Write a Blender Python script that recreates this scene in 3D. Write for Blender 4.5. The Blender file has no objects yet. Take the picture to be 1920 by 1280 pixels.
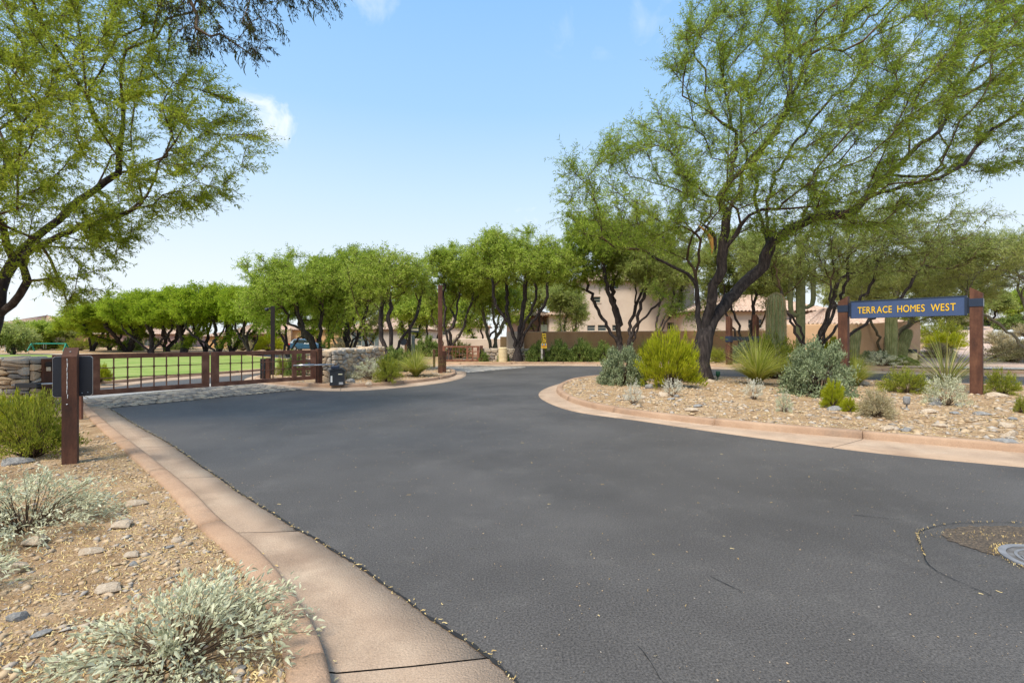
import bpy, math, random
import numpy as np
from mathutils import Vector, noise as mnoise
from mathutils.geometry import delaunay_2d_cdt
C = bpy.context.scene.collection
rnd = random.Random(7)
# ------------------------------------------------------------------ camera, sky, sun, exposure
F, CX, HZ, H = 907.0, 960.0, 637.0, 1.5
cam = bpy.data.cameras.new('camera'); camo = bpy.data.objects.new('camera', cam); C.objects.link(camo)
cam.sensor_width = 36; cam.lens = 36*F/1920; cam.shift_y = -3/1920.0
camo.location = (0, 0, H); camo.rotation_euler = (math.pi/2, 0, 0); cam.clip_end = 2000; cam.clip_start = .05
sc = bpy.context.scene; sc.camera = camo
sc.view_settings.view_transform = 'Standard'; sc.view_settings.look = 'None'
sc.view_settings.gamma = 1; sc.cycles.max_bounces = 12; sc.cycles.diffuse_bounces = 6; sc.cycles.transmission_bounces = 6; sc.view_settings.exposure = 0.95
SUN_EL, SUN_AZ = math.radians(58), math.radians(215)      # azimuth clockwise from +Y
sun = bpy.data.lights.new('sun', 'SUN'); suno = bpy.data.objects.new('sun', sun); C.objects.link(suno)
sun.energy = 2.9; sun.angle = math.radians(20); sun.color = (1, .93, .78)
sd = Vector((math.sin(SUN_AZ)*math.cos(SUN_EL), math.cos(SUN_AZ)*math.cos(SUN_EL), math.sin(SUN_EL)))
suno.rotation_euler = sd.to_track_quat('Z', 'Y').to_euler(); suno.location = sd*50

def nd(nt, t, **kw):
    n = nt.nodes.new(t)
    for k, v in kw.items(): setattr(n, k, v)
    return n
def mth(nt, op, a, b=None, c=None, clamp=False):
    n = nd(nt, 'ShaderNodeMath', operation=op); n.use_clamp = clamp
    for i, v in enumerate((a, b, c)):
        if v is None: continue
        if isinstance(v, (int, float)): n.inputs[i].default_value = v
        else: nt.links.new(v, n.inputs[i])
    return n.outputs[0]
def ramp(nt, fac, cols, interp='LINEAR'):
    r = nd(nt, 'ShaderNodeValToRGB'); cr = r.color_ramp; cr.interpolation = interp
    while len(cr.elements) < len(cols): cr.elements.new(.5)
    for e, (p, c) in zip(cr.elements, cols): e.position = p; e.color = (*c, 1)
    nt.links.new(fac, r.inputs[0]); return r.outputs[0]
def mixc(nt, fac, a, b, blend='MIX'):
    m = nd(nt, 'ShaderNodeMix', data_type='RGBA', blend_type=blend)
    for i, v in ((0, fac), (6, a), (7, b)):
        if isinstance(v, (int, float)): m.inputs[i].default_value = v
        elif isinstance(v, tuple): m.inputs[i].default_value = (*v, 1)
        else: nt.links.new(v, m.inputs[i])
    return m.outputs[2]

w = bpy.data.worlds.new('World'); sc.world = w; w.use_nodes = True; nt = w.node_tree
bg = nt.nodes['Background']; bg.inputs[1].default_value = .066
sky = nd(nt, 'ShaderNodeTexSky', sky_type='NISHITA', sun_disc=False, sun_elevation=SUN_EL, sun_rotation=SUN_AZ)
tc = nd(nt, 'ShaderNodeTexCoord'); sx = nd(nt, 'ShaderNodeSeparateXYZ'); nt.links.new(tc.outputs['Generated'], sx.inputs[0])
elev = mth(nt, 'DIVIDE', mth(nt, 'ARCSINE', sx.outputs[2]), math.pi/2, clamp=True)
grad = ramp(nt, elev, [(0, (.88, .93, .97)), (.08, (.80, .89, .97)), (.18, (.60, .79, .98)), (.28, (.39, .65, .98)), (.42, (.27, .54, .95)), (1, (.38, .53, .76))])
sc10 = nd(nt, 'ShaderNodeVectorMath', operation='SCALE'); nt.links.new(grad, sc10.inputs[0]); sc10.inputs[3].default_value = 9.2
col = mixc(nt, .12, sc10.outputs[0], sky.outputs[0])
nz = nd(nt, 'ShaderNodeTexNoise'); nz.inputs['Scale'].default_value = 11; nz.inputs['Detail'].default_value = 8; nz.inputs['Roughness'].default_value = .6; nz.inputs['Distortion'].default_value=.6
nt.links.new(tc.outputs['Generated'], nz.inputs['Vector'])
for px, py, r, amt in ((500, 225, .085, .8), (1005, 410, .06, .5), (1700, 75, .12, .7), (690, -10, .09, .4), (1100, 60, .10, .15), (1215, 45, .09, .2), (130, 560, .16, .4), (1890, 500, .14, .4), (-900, 200, .2, .8), (2900, 100, .25, .8)):
    d = Vector(((px-CX)/F, 1, -(py-HZ)/F)).normalized()
    sub = nd(nt, 'ShaderNodeVectorMath', operation='SUBTRACT'); nt.links.new(tc.outputs['Generated'], sub.inputs[0]); sub.inputs[1].default_value = d
    mul = nd(nt, 'ShaderNodeVectorMath', operation='MULTIPLY'); nt.links.new(sub.outputs[0], mul.inputs[0]); mul.inputs[1].default_value = (1, 1, 1.7)
    ln = nd(nt, 'ShaderNodeVectorMath', operation='LENGTH'); nt.links.new(mul.outputs[0], ln.inputs[0])
    m = mth(nt, 'SUBTRACT', 1.0, mth(nt, 'DIVIDE', ln.outputs['Value'], r), clamp=True)
    m = mth(nt, 'MULTIPLY_ADD', m, .9, mth(nt, 'MULTIPLY', mth(nt, 'SUBTRACT', nz.outputs[0], .60), 4.0))
    m = mth(nt, 'MULTIPLY', mth(nt, 'MINIMUM', mth(nt, 'MAXIMUM', m, 0), 1), amt)
    m = mth(nt, 'MULTIPLY', m, mth(nt, 'MULTIPLY', mth(nt, 'SUBTRACT', 1.0, mth(nt, 'DIVIDE', ln.outputs['Value'], r), clamp=True), 2.5, clamp=True))
    col = mixc(nt, m, col, (9.4, 9.5, 9.7))
nt.links.new(col, bg.inputs[0])

# ------------------------------------------------------------------ helpers
def G(px, py, z=0.0):
    Y = (H-z)*F/(py-HZ); return ((px-CX)/F*Y, Y)
def PX(px, Y): return (px-CX)/F*Y
def PZ(py, Y): return H-(py-HZ)/F*Y
def P3(px, py, Y): return np.array([PX(px, Y), Y, PZ(py, Y)])

def mat(name, cols, rough=.85, scale=3., detail=6, bump=0., bscale=40., drive='noise', spec=.3, metal=0, transl=0., fine=None, stretch=None, mottling=None, mottling2=None):
    """cols: [(pos,(r,g,b))...] ; drive noise | island | object"""
    m = bpy.data.materials.new(name); m.use_nodes = True; nt = m.node_tree
    b = nt.nodes['Principled BSDF']; out = nt.nodes['Material Output']
    tc = nd(nt, 'ShaderNodeTexCoord'); vec = tc.outputs['Object']
    if stretch:
        mp = nd(nt, 'ShaderNodeMapping'); mp.inputs['Scale'].default_value = stretch; nt.links.new(vec, mp.inputs[0]); vec = mp.outputs[0]
    def noise(s, d=detail, r=.6):
        n = nd(nt, 'ShaderNodeTexNoise'); n.inputs['Scale'].default_value = s; n.inputs['Detail'].default_value = d; n.inputs['Roughness'].default_value = r
        nt.links.new(vec, n.inputs['Vector']); return n.outputs[0]
    n1 = noise(scale)
    n1s = mth(nt, 'MULTIPLY_ADD', mth(nt, 'SUBTRACT', n1, .5), 2.2, .5, clamp=True)
    if drive == 'island':
        g = nd(nt, 'ShaderNodeNewGeometry'); f = mth(nt, 'ADD', mth(nt, 'MULTIPLY', g.outputs['Random Per Island'], .7), mth(nt, 'MULTIPLY', n1s, .3))
    elif drive == 'object':
        g = nd(nt, 'ShaderNodeObjectInfo'); f = mth(nt, 'ADD', mth(nt, 'MULTIPLY', g.outputs['Random'], .78), mth(nt, 'MULTIPLY', n1s, .22))
    else: f = n1s
    if len(cols) == 1: cols = [(0, tuple(c*.85 for c in cols[0])), (1, tuple(min(1, c*1.15) for c in cols[0]))]
    c = ramp(nt, f, cols)
    if mottling:   # (scale, lo, hi, color) stains with a shape of their own
        ms, lo, hi, mc = mottling
        mf = mth(nt, 'MULTIPLY', mth(nt, 'DIVIDE', mth(nt, 'SUBTRACT', noise(ms, 5), lo), hi-lo, clamp=True), .8)
        c = mixc(nt, mf, c, mc)
    if mottling2:
        ms, lo, hi, mc = mottling2
        c = mixc(nt, mth(nt, 'MULTIPLY', mth(nt, 'DIVIDE', mth(nt, 'SUBTRACT', noise(ms, 9, .75), lo), hi-lo, clamp=True), .28), c, mc)
    if fine:       # (scale, strength)
        fn = mth(nt, 'MULTIPLY_ADD', mth(nt, 'SUBTRACT', noise(fine[0], 3, .7), .5), fine[1], 1.0)
        hv = nd(nt, 'ShaderNodeVectorMath', operation='SCALE'); nt.links.new(c, hv.inputs[0]); nt.links.new(fn, hv.inputs[3]); c = hv.outputs[0]
    nt.links.new(c, b.inputs['Base Color']); b.inputs['Roughness'].default_value = rough; b.inputs['Metallic'].default_value = metal
    b.inputs['Specular IOR Level'].default_value = spec
    if bump:
        bp = nd(nt, 'ShaderNodeBump'); bp.inputs['Strength'].default_value = min(1, bump); bp.inputs['Distance'].default_value = .02*max(1, bump)
        nt.links.new(noise(bscale, 6, .65), bp.inputs['Height']); nt.links.new(bp.outputs[0], b.inputs['Normal'])
    if transl:
        t = nd(nt, 'ShaderNodeBsdfTranslucent'); nt.links.new(c, t.inputs[0]); mx = nd(nt, 'ShaderNodeMixShader'); mx.inputs[0].default_value = transl
        nt.links.new(b.outputs[0], mx.inputs[1]); nt.links.new(t.outputs[0], mx.inputs[2]); nt.links.new(mx.outputs[0], out.inputs[0])
    return m

def put(o, parent=None, loc=None, rz=None):
    C.objects.link(o)
    if parent is not None: o.parent = parent
    if loc is not None: o.location = loc
    if rz is not None: o.rotation_euler = (0, 0, rz)
    return o
def tag(o, label=None, cat=None, group=None, kind=None):
    if label: o['label'] = label
    if cat: o['category'] = cat
    if group: o['group'] = group
    if kind: o['kind'] = kind
    return o
def empty(name, loc=(0, 0, 0), rz=0, **kw):
    o = bpy.data.objects.new(name, None); o.empty_display_size = .2; put(o, None, loc, rz); return tag(o, **kw)
def meshnp(name, V, Fc, m=None, smooth=False):
    """V (n,3) array, Fc (m,k) int array"""
    me = bpy.data.meshes.new(name); V = np.ascontiguousarray(V, dtype=np.float32)
    Fl = Fc if isinstance(Fc, list) else [Fc]
    nl = sum(f.size for f in Fl); npoly = sum(len(f) for f in Fl)
    me.vertices.add(len(V)); me.vertices.foreach_set('co', V.ravel())
    me.loops.add(nl); me.loops.foreach_set('vertex_index', np.concatenate([f.ravel() for f in Fl]).astype(np.int32))
    me.polygons.add(npoly); st = []; o = 0
    for f in Fl:
        k = f.shape[1]; st.append(o+np.arange(len(f))*k); o += f.size
    me.polygons.foreach_set('loop_start', np.concatenate(st).astype(np.int32))
    if smooth: me.polygons.foreach_set('use_smooth', np.ones(npoly, dtype=bool))
    me.update(calc_edges=True)
    if m: me.materials.append(m)
    return me
def mk(name, V, Fc, m, parent=None, loc=None, rz=None, smooth=False):
    if isinstance(Fc, np.ndarray) or (isinstance(Fc, list) and len(Fc) and isinstance(Fc[0], np.ndarray)): me = meshnp(name, V, Fc, m, smooth)
    else:
        me = bpy.data.meshes.new(name); me.from_pydata([tuple(v) for v in V], [], Fc); me.update()
        if m: me.materials.append(m)
        if smooth: me.polygons.foreach_set('use_smooth', [True]*len(me.polygons))
    return put(bpy.data.objects.new(name, me), parent, loc, rz)

class MB:
    """collects boxes, prisms, tubes into one mesh"""
    def __init__(s): s.v = []; s.f = []
    def add(s, v, f):
        o = len(s.v); s.v += [tuple(p) for p in v]; s.f += [tuple(i+o for i in q) for q in f]; return s
    def box(s, x0, x1, y0, y1, z0, z1, bev=0):
        if bev:
            b = bev; v = []
            for z, i in ((z0, b), (z0+b, 0), (z1-b, 0), (z1, b)):
                v += [(x0+i+b*(i == 0), y0+i, z), (x1-i-b*(i == 0), y0+i, z), (x1-i, y0+i+b*(i == 0), z), (x1-i, y1-i-b*(i == 0), z), (x1-i-b*(i == 0), y1-i, z), (x0+i+b*(i == 0), y1-i, z), (x0+i, y1-i-b*(i == 0), z), (x0+i, y0+i+b*(i == 0), z)]
            f = [tuple(range(7, -1, -1)), tuple(range(24, 32))]
            for k in range(3):
                for j in range(8): f.append((k*8+j, k*8+(j+1) % 8, k*8+8+(j+1) % 8, k*8+8+j))
            return s.add(v, f)
        return s.add([(x0, y0, z0), (x1, y0, z0), (x1, y1, z0), (x0, y1, z0), (x0, y0, z1), (x1, y0, z1), (x1, y1, z1), (x0, y1, z1)],
                     [(3, 2, 1, 0), (4, 5, 6, 7), (0, 1, 5, 4), (1, 2, 6, 5), (2, 3, 7, 6), (3, 0, 4, 7)])
    def prism(s, poly, a0, a1, axis='y'):
        n = len(poly); mp = {'y': lambda p, a: (p[0], a, p[1]), 'z': lambda p, a: (p[0], p[1], a), 'x': lambda p, a: (a, p[0], p[1])}[axis]
        v = [mp(p, a0) for p in poly]+[mp(p, a1) for p in poly]
        return s.add(v, [tuple(range(n)), tuple(range(2*n-1, n-1, -1))]+[(i, i+n, (i+1) % n+n, (i+1) % n) for i in range(n)])
    def tube(s, pts, r, n=8):
        pts = [Vector(p) for p in pts]; rs = r if isinstance(r, (list, tuple)) else [r]*len(pts); v = []
        for i, p in enumerate(pts):
            d = (pts[min(i+1, len(pts)-1)]-pts[max(i-1, 0)]).normalized(); a = Vector((0, 0, 1)) if abs(d.z) < .9 else Vector((0, 1, 0))
            u = d.cross(a).normalized(); q = d.cross(u)
            v += [p+(u*math.cos(t)+q*math.sin(t))*rs[i] for t in [2*math.pi*k/n for k in range(n)]]
        f = [tuple(range(n)), tuple(range(len(v)-1, len(v)-n-1, -1))]
        for i in range(len(pts)-1): f += [(i*n+k, i*n+n+k, i*n+n+(k+1) % n, i*n+(k+1) % n) for k in range(n)]
        return s.add(v, f)
    def lathe(s, prof, c=(0, 0, 0), n=16):
        v = []
        for r, z in prof: v += [(c[0]+r*math.cos(2*math.pi*k/n), c[1]+r*math.sin(2*math.pi*k/n), c[2]+z) for k in range(n)]
        f = [tuple(range(n-1, -1, -1)), tuple(range(len(v)-n, len(v)))]
        for i in range(len(prof)-1): f += [(i*n+k, i*n+(k+1) % n, i*n+n+(k+1) % n, i*n+n+k) for k in range(n)]
        return s.add(v, f)
    def build(s, name, m, parent=None, loc=None, rz=None, smooth=False): return mk(name, s.v, s.f, m, parent, loc, rz, smooth)

def catmull(pts, step=.15, closed=False):
    P = [np.array(p, float) for p in pts]; n = len(P); out = []
    rng = range(n if closed else n-1)
    for i in rng:
        p0, p1, p2, p3 = (P[(i-1) % n] if closed or i else P[0]*2-P[1]), P[i], P[(i+1) % n], (P[(i+2) % n] if closed or i+2 < n else P[n-1]*2-P[n-2])
        L = np.linalg.norm(p2-p1); k = max(2, int(L/.05))
        t0, t1 = 0, max(1e-6, np.linalg.norm(p1-p0)**.5); t2 = t1+max(1e-6, L**.5); t3 = t2+max(1e-6, np.linalg.norm(p3-p2)**.5)
        for j in range(k):
            t = t1+(t2-t1)*j/k
            A1 = (t1-t)/(t1-t0)*p0+(t-t0)/(t1-t0)*p1; A2 = (t2-t)/(t2-t1)*p1+(t-t1)/(t2-t1)*p2; A3 = (t3-t)/(t3-t2)*p2+(t-t2)/(t3-t2)*p3
            B1 = (t2-t)/(t2-t0)*A1+(t-t0)/(t2-t0)*A2; B2 = (t3-t)/(t3-t1)*A2+(t-t1)/(t3-t1)*A3
            out.append((t2-t)/(t2-t1)*B1+(t-t1)/(t2-t1)*B2)
    if not closed: out.append(P[-1])
    else: out.append(out[0])
    return np.array(out)
def resample(P, n):
    d = np.r_[0, np.cumsum(np.linalg.norm(np.diff(P, axis=0), axis=1))]; t = np.linspace(0, d[-1], n)
    return np.stack([np.interp(t, d, P[:, k]) for k in range(P.shape[1])], 1)
def plen(P): return np.linalg.norm(np.diff(P, axis=0), axis=1).sum()
def inside(poly, pts):
    poly = np.asarray(poly); x, y = pts[:, 0], pts[:, 1]; r = np.zeros(len(pts), bool); j = len(poly)-1
    for i in range(len(poly)):
        xi, yi, xj, yj = poly[i][0], poly[i][1], poly[j][0], poly[j][1]
        if yi != yj: r ^= ((yi > y) != (yj > y)) & (x < (xj-xi)*(y-yi)/(yj-yi)+xi)
        j = i
    return r
def segdist(poly, pts):
    poly = np.asarray(poly); A = poly; B = np.roll(poly, -1, 0); d = np.full(len(pts), 1e9)
    for a, b in zip(A, B):
        ab = b-a; L = (ab@ab)+1e-12; t = np.clip(((pts-a)@ab)/L, 0, 1); d = np.minimum(d, np.linalg.norm(pts-(a+t[:, None]*ab), axis=1))
    return d
# ------------------------------------------------------------------ materials
M = {}
M['asphalt'] = mat('asphalt', [(0, (.060, .0535, .050)), (.45, (.082, .074, .070)), (1, (.112, .102, .096))], rough=.6, scale=.35, detail=8, bump=.32, bscale=170, mottling2=(1.7, .53, .70, (.17, .155, .142)), fine=(85, 3.2), spec=.3, mottling=(.3, .5, .72, (.046, .041, .039)))
M['asphalt_worn'] = mat('worn_asphalt', [(0, (.05, .04, .034)), (.5, (.12, .092, .07)), (1, (.30, .215, .14))], rough=.8, scale=60, detail=4, bump=1, bscale=120, fine=(200, 1.6))
M['crack'] = mat('crack_fill', [(0, (.012, .012, .014)), (1, (.03, .03, .03))], rough=.9)
M['kerb'] = mat('kerb_concrete', [(0, (.30, .185, .12)), (.5, (.39, .25, .165)), (1, (.48, .325, .22))], rough=.88, scale=1.6, detail=8, bump=.5, bscale=90, fine=(110, 1.1), mottling=(1.3, .57, .72, (.24, .17, .125)))
M['gutter'] = mat('gutter_concrete', [(0, (.34, .24, .17)), (.5, (.42, .30, .215)), (1, (.50, .38, .28))], rough=.88, scale=1.2, detail=8, bump=.5, bscale=90, fine=(110, 1.1), mottling=(1.1, .5, .68, (.27, .185, .13)))
M['dirt'] = mat('decomposed_granite', [(0, (.25, .15, .075)), (.45, (.38, .245, .135)), (1, (.54, .39, .25))], rough=.95, scale=3.5, detail=12, bump=1.6, bscale=38, fine=(70, 1.5))
M['lawn'] = mat('lawn', [(0, (.14, .21, .035)), (.5, (.22, .29, .06)), (1, (.34, .34, .12))], rough=.9, scale=.6, detail=8, bump=.6, bscale=60, fine=(60, .5))
M['pebble'] = mat('pebble', [(0, (.13, .13, .13)), (.14, (.28, .24, .20)), (.32, (.40, .28, .17)), (.62, (.52, .38, .24)), (.8, (.34, .30, .27)), (1, (.70, .60, .46))], rough=.85, scale=8, drive='island', bump=.3)
M['litter'] = mat('dry_litter', [(0, (.34, .21, .08)), (.5, (.54, .39, .16)), (1, (.72, .60, .34))], rough=.8, drive='island')
M['stone'] = mat('field_stone', [(0, (.14, .14, .15)), (.2, (.32, .28, .24)), (.45, (.50, .37, .25)), (.65, (.60, .44, .29)), (.82, (.40, .36, .32)), (1, (.66, .56, .44))], rough=.85, scale=7, drive='object', bump=.7, bscale=16, fine=(40, .5))
M['stone_isl'] = mat('field_stone_far', [(0, (.15, .14, .15)), (.4, (.38, .30, .23)), (1, (.58, .48, .36))], rough=.85, scale=7, drive='island', bump=.5)
M['mortar'] = mat('mortar', [(0, (.03, .026, .022)), (1, (.07, .06, .05))], rough=.95, scale=12, bump=.5)
M['cobble'] = mat('cobble', [(0, (.12, .115, .11)), (.4, (.25, .22, .19)), (.7, (.38, .32, .25)), (1, (.48, .41, .31))], rough=.8, scale=6, drive='object', bump=.5, bscale=30)
M['cobble_isl'] = mat('cobble_far', [(0, (.17, .17, .18)), (.4, (.30, .28, .26)), (1, (.46, .40, .33))], rough=.8, scale=6, drive='island', bump=.5)
M['rust'] = mat('rusted_steel', [(0, (.042, .020, .014)), (.5, (.095, .038, .023)), (1, (.17, .075, .042))], rough=.7, scale=6, detail=8, bump=.2, bscale=60, stretch=(1, 1, .35), fine=(50, .5))
M['rust_gate'] = mat('rusted_gate_steel', [(0, (.11, .042, .026)), (.5, (.21, .085, .05)), (1, (.32, .15, .09))], rough=.62, scale=4, detail=8, bump=.2, bscale=60, fine=(50, .4))
M['dark_metal'] = mat('dark_bronze_metal', [(.025, .018, .016)], rough=.5, scale=6)
M['navy'] = mat('navy_paint', [(0, (.012, .022, .045)), (1, (.02, .034, .07))], rough=.35, scale=3, spec=.5)
M['navy_plate'] = mat('navy_plate', [(0, (.006, .009, .018)), (1, (.012, .017, .03))], rough=.4, scale=5, spec=.5)
M['sign_blue'] = mat('sign_blue', [(0, (.048, .078, .17)), (1, (.060, .093, .195))], rough=.45, scale=3, fine=(30, .15))
M['gold'] = mat('gold_lettering', [(0, (.75, .44, .01)), (1, (.85, .52, .02))], rough=.5)
M['bark'] = mat('mesquite_bark', [(0, (.012, .009, .009)), (.5, (.045, .034, .032)), (1, (.11, .085, .075))], rough=.9, scale=14, detail=8, bump=1, bscale=22, stretch=(1, 1, .22), fine=(40, .5))
M['bark_grey'] = mat('grey_bark', [(0, (.09, .08, .06)), (1, (.24, .22, .15))], rough=.9, scale=12, bump=.6, bscale=30)
M['twig'] = mat('twig', [(0, (.05, .032, .02)), (1, (.14, .09, .05))], rough=.9, scale=3)
def leafmat(n, a, b, c, transl=.42): return mat(n, [(0, a), (.5, b), (1, c)], rough=.75, scale=.7, detail=3, drive='island', transl=transl, spec=.08)
M['leaf_mesquite'] = leafmat('mesquite_leaf', (.13, .19, .022), (.27, .37, .04), (.50, .57, .10))
M['leaf_left'] = leafmat('mesquite_leaf_warm', (.15, .20, .02), (.31, .39, .035), (.57, .58, .08))
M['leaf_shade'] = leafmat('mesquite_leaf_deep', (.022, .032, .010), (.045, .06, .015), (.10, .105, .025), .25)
M['leaf_alley'] = leafmat('alley_leaf', (.18, .27, .016), (.33, .44, .03), (.50, .55, .06), .5)
M['leaf_mid'] = leafmat('mid_leaf', (.17, .25, .025), (.36, .47, .055), (.66, .70, .19), .5)
M['leaf_pale'] = leafmat('palo_verde_leaf', (.26, .31, .07), (.42, .46, .14), (.58, .58, .26), .5)
M['leaf_olive'] = leafmat('olive_leaf', (.16, .20, .04), (.32, .38, .09), (.56, .58, .22), .5)
M['leaf_sage'] = leafmat('sage_leaf', (.12, .15, .075), (.24, .29, .15), (.46, .50, .32), .25)
M['leaf_gold'] = leafmat('turpentine_leaf', (.20, .25, .01), (.40, .43, .02), (.60, .57, .05), .4)
M['leaf_green'] = leafmat('creosote_leaf', (.14, .18, .02), (.30, .34, .04), (.55, .50, .10), .4)
M['leaf_dark'] = leafmat('dark_shrub_leaf', (.08, .12, .03), (.17, .24, .055), (.42, .47, .14), .3)
M['leaf_silver'] = leafmat('brittlebush_leaf', (.42, .42, .27), (.60, .60, .41), (.80, .79, .61), .3)
M['leaf_white'] = leafmat('pale_dry_leaf', (.58, .54, .42), (.76, .73, .60), (.88, .86, .76), .3)
M['leaf_straw'] = leafmat('dry_brush', (.30, .24, .12), (.46, .39, .22), (.62, .56, .38), .3)
M['grass'] = leafmat('bunch_grass', (.20, .25, .03), (.38, .41, .07), (.66, .62, .22), .35)
M['sotol'] = leafmat('desert_spoon', (.13, .18, .04), (.30, .33, .10), (.60, .50, .20), .25)
M['cactus'] = mat('saguaro_skin', [(0, (.14, .165, .06)), (.5, (.26, .29, .13)), (1, (.46, .46, .26))], rough=.75, scale=5, detail=8, bump=.3, fine=(40, .6), stretch=(1, 1, .4))
M['cactus_far'] = mat('far_saguaro_skin', [(0, (.16, .19, .08)), (1, (.34, .35, .20))], rough=.8, scale=5, fine=(30, .5))
M['spine'] = mat('cactus_spine', [(0, (.45, .34, .18)), (1, (.70, .56, .34))], rough=.8, drive='island')
M['stucco_tan'] = mat('tan_stucco', [(0, (.52, .41, .33)), (1, (.61, .50, .41))], rough=.95, scale=1, bump=.2, bscale=60, fine=(30, .1))
M['stucco_grey'] = mat('grey_stucco', [(0, (.44, .38, .34)), (1, (.53, .47, .42))], rough=.95, scale=1, bump=.2, bscale=60, fine=(30, .1))
M['stucco_orange'] = mat('orange_stucco', [(0, (.55, .33, .16)), (1, (.66, .42, .22))], rough=.95, scale=1, bump=.2, bscale=60, fine=(30, .1))
M['stucco_brown'] = mat('brown_wall_stucco', [(0, (.46, .25, .13)), (.6, (.57, .33, .18)), (1, (.65, .42, .25))], rough=.95, scale=.8, detail=8, bump=.25, bscale=40, fine=(30, .12), stretch=(1, 1, .6))
M['stucco_rose'] = mat('rose_stucco', [(0, (.30, .19, .17)), (1, (.38, .25, .22))], rough=.95, scale=1, bump=.2, bscale=60)
M['stucco_brown_lit'] = mat('lit_brown_wall_stucco', [(0, (.58, .36, .21)), (1, (.68, .45, .29))], rough=.95, scale=1, bump=.2, bscale=60)  # same brown wall; stronger lighting is painted into this lighter colour
M['tile'] = mat('clay_tile', [(0, (.32, .20, .15)), (.5, (.48, .34, .26)), (1, (.62, .49, .39))], rough=.9, scale=3, drive='noise', bump=.3, fine=(9, .7))
M['tile_grey'] = mat('grey_shingle', [(0, (.30, .29, .28)), (1, (.42, .41, .40))], rough=.9, scale=4, fine=(14, .5))
M['brick'] = mat('facing_stone', [(0, (.36, .25, .15)), (1, (.58, .42, .27))], rough=.9, scale=5, drive='island', fine=(9, .5))
M['glass'] = mat('window_glass', [(0, (.02, .03, .035)), (1, (.05, .07, .075))], rough=.08, scale=1, spec=.7)
M['frame'] = mat('window_frame', [(.42, .40, .33)], rough=.6)
M['shutter'] = mat('shutter', [(.13, .17, .18)], rough=.7)
M['dark'] = mat('dark_interior', [(.025, .018, .015)], rough=.9)
M['wood'] = mat('garage_wood', [(0, (.10, .05, .03)), (1, (.18, .09, .05))], rough=.8, scale=4)
M['path'] = mat('pink_path', [(0, (.50, .35, .29)), (1, (.60, .45, .38))], rough=.9, scale=.8, fine=(40, .2))
M['walk'] = mat('pale_concrete', [(0, (.45, .40, .35)), (1, (.56, .51, .46))], rough=.9, scale=1.4, fine=(40, .2))
M['black_plastic'] = mat('black_plastic', [(0, (.012, .014, .02)), (1, (.025, .028, .035))], rough=.4, scale=8, spec=.5)
M['white'] = mat('white_paint', [(.78, .78, .76)], rough=.5)
M['silver'] = mat('galvanised_steel', [(.55, .55, .56)], rough=.35, metal=.8)
M['yellow'] = mat('yellow_sign', [(0, (.72, .46, .03)), (1, (.82, .55, .05))], rough=.5, scale=9)
M['red_p'] = mat('red_print', [(.5, .08, .03)], rough=.5)
M['blue_p'] = mat('blue_print', [(.02, .16, .5)], rough=.5)
M['black_p'] = mat('black_print', [(.01, .01, .012)], rough=.5)
M['iron'] = mat('cast_iron', [(0, (.07, .058, .05)), (.5, (.13, .12, .115)), (1, (.22, .215, .22))], rough=.7, metal=.1, scale=14, detail=8, bump=.4, bscale=80)
M['iron_edge'] = mat('worn_iron', [(0, (.17, .17, .18)), (1, (.27, .27, .29))], rough=.6, metal=.2, scale=10)
M['teal'] = mat('teal_paint', [(.02, .30, .22)], rough=.5)
M['carpaint'] = mat('blue_car_paint', [(.03, .09, .16)], rough=.25, spec=.6)
M['tyre'] = mat('tyre', [(.015, .015, .016)], rough=.8)
M['rim'] = mat('rim', [(.5, .5, .52)], rough=.3, metal=.7)
M['tail'] = mat('tail_lamp', [(.45, .02, .02)], rough=.3)
M['green_light'] = mat('green_fixture', [(.012, .06, .035)], rough=.5)
M['bulb'] = mat('lamp_glass', [(.6, .5, .38)], rough=.2)
M['wound'] = mat('split_wood', [(0, (.50, .24, .05)), (1, (.72, .40, .12))], rough=.8, scale=12, stretch=(1, 1, .2))
M['rock_grey'] = mat('slate_rock', [(0, (.16, .16, .17)), (.6, (.28, .27, .26)), (1, (.42, .39, .36))], rough=.85, scale=6, detail=8, bump=.6, bscale=18, fine=(50, .5))
M['rock_tan'] = mat('tan_rock', [(0, (.36, .27, .19)), (.6, (.50, .40, .30)), (1, (.66, .56, .45))], rough=.85, scale=6, detail=8, bump=.6, bscale=18, fine=(50, .5))
M['cream'] = mat('cream_paint', [(.72, .66, .46)], rough=.6)
M['ribbed'] = mat('tan_plastic', [(.68, .54, .33)], rough=.6)

# ------------------------------------------------------------------ the ground
def hill(x, y):
    sx_ = np.clip((np.asarray(x, float)-12)/10, 0, 1); sx_ = sx_*sx_*(3-2*sx_)
    t = np.clip((np.asarray(y, float)-27)/62, 0, 1); t = t*t*(3-2*t)
    return sx_*t*5.3
def fbm(x, y, s, seed=0): return mnoise.fractal(Vector((x*s, y*s, seed*7.3)), 1.0, 2.0, 4)

g = mk('ground', np.array([(-500, -60, -.06), (700, -60, -.06), (700, 900, -.06), (-500, 900, -.06)]), np.array([[0, 1, 2, 3]]), M['dirt']); tag(g, kind='structure')
road = mk('road', np.array([(-30, -14, 0), (45, -14, 0), (45, 31, 0), (-5, 37, 0), (-12, 50, 0), (-45, 50, 0), (-45, 8, 0)]), [(0, 1, 2, 3, 4, 5, 6)], M['asphalt']); tag(road, kind='structure')

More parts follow.
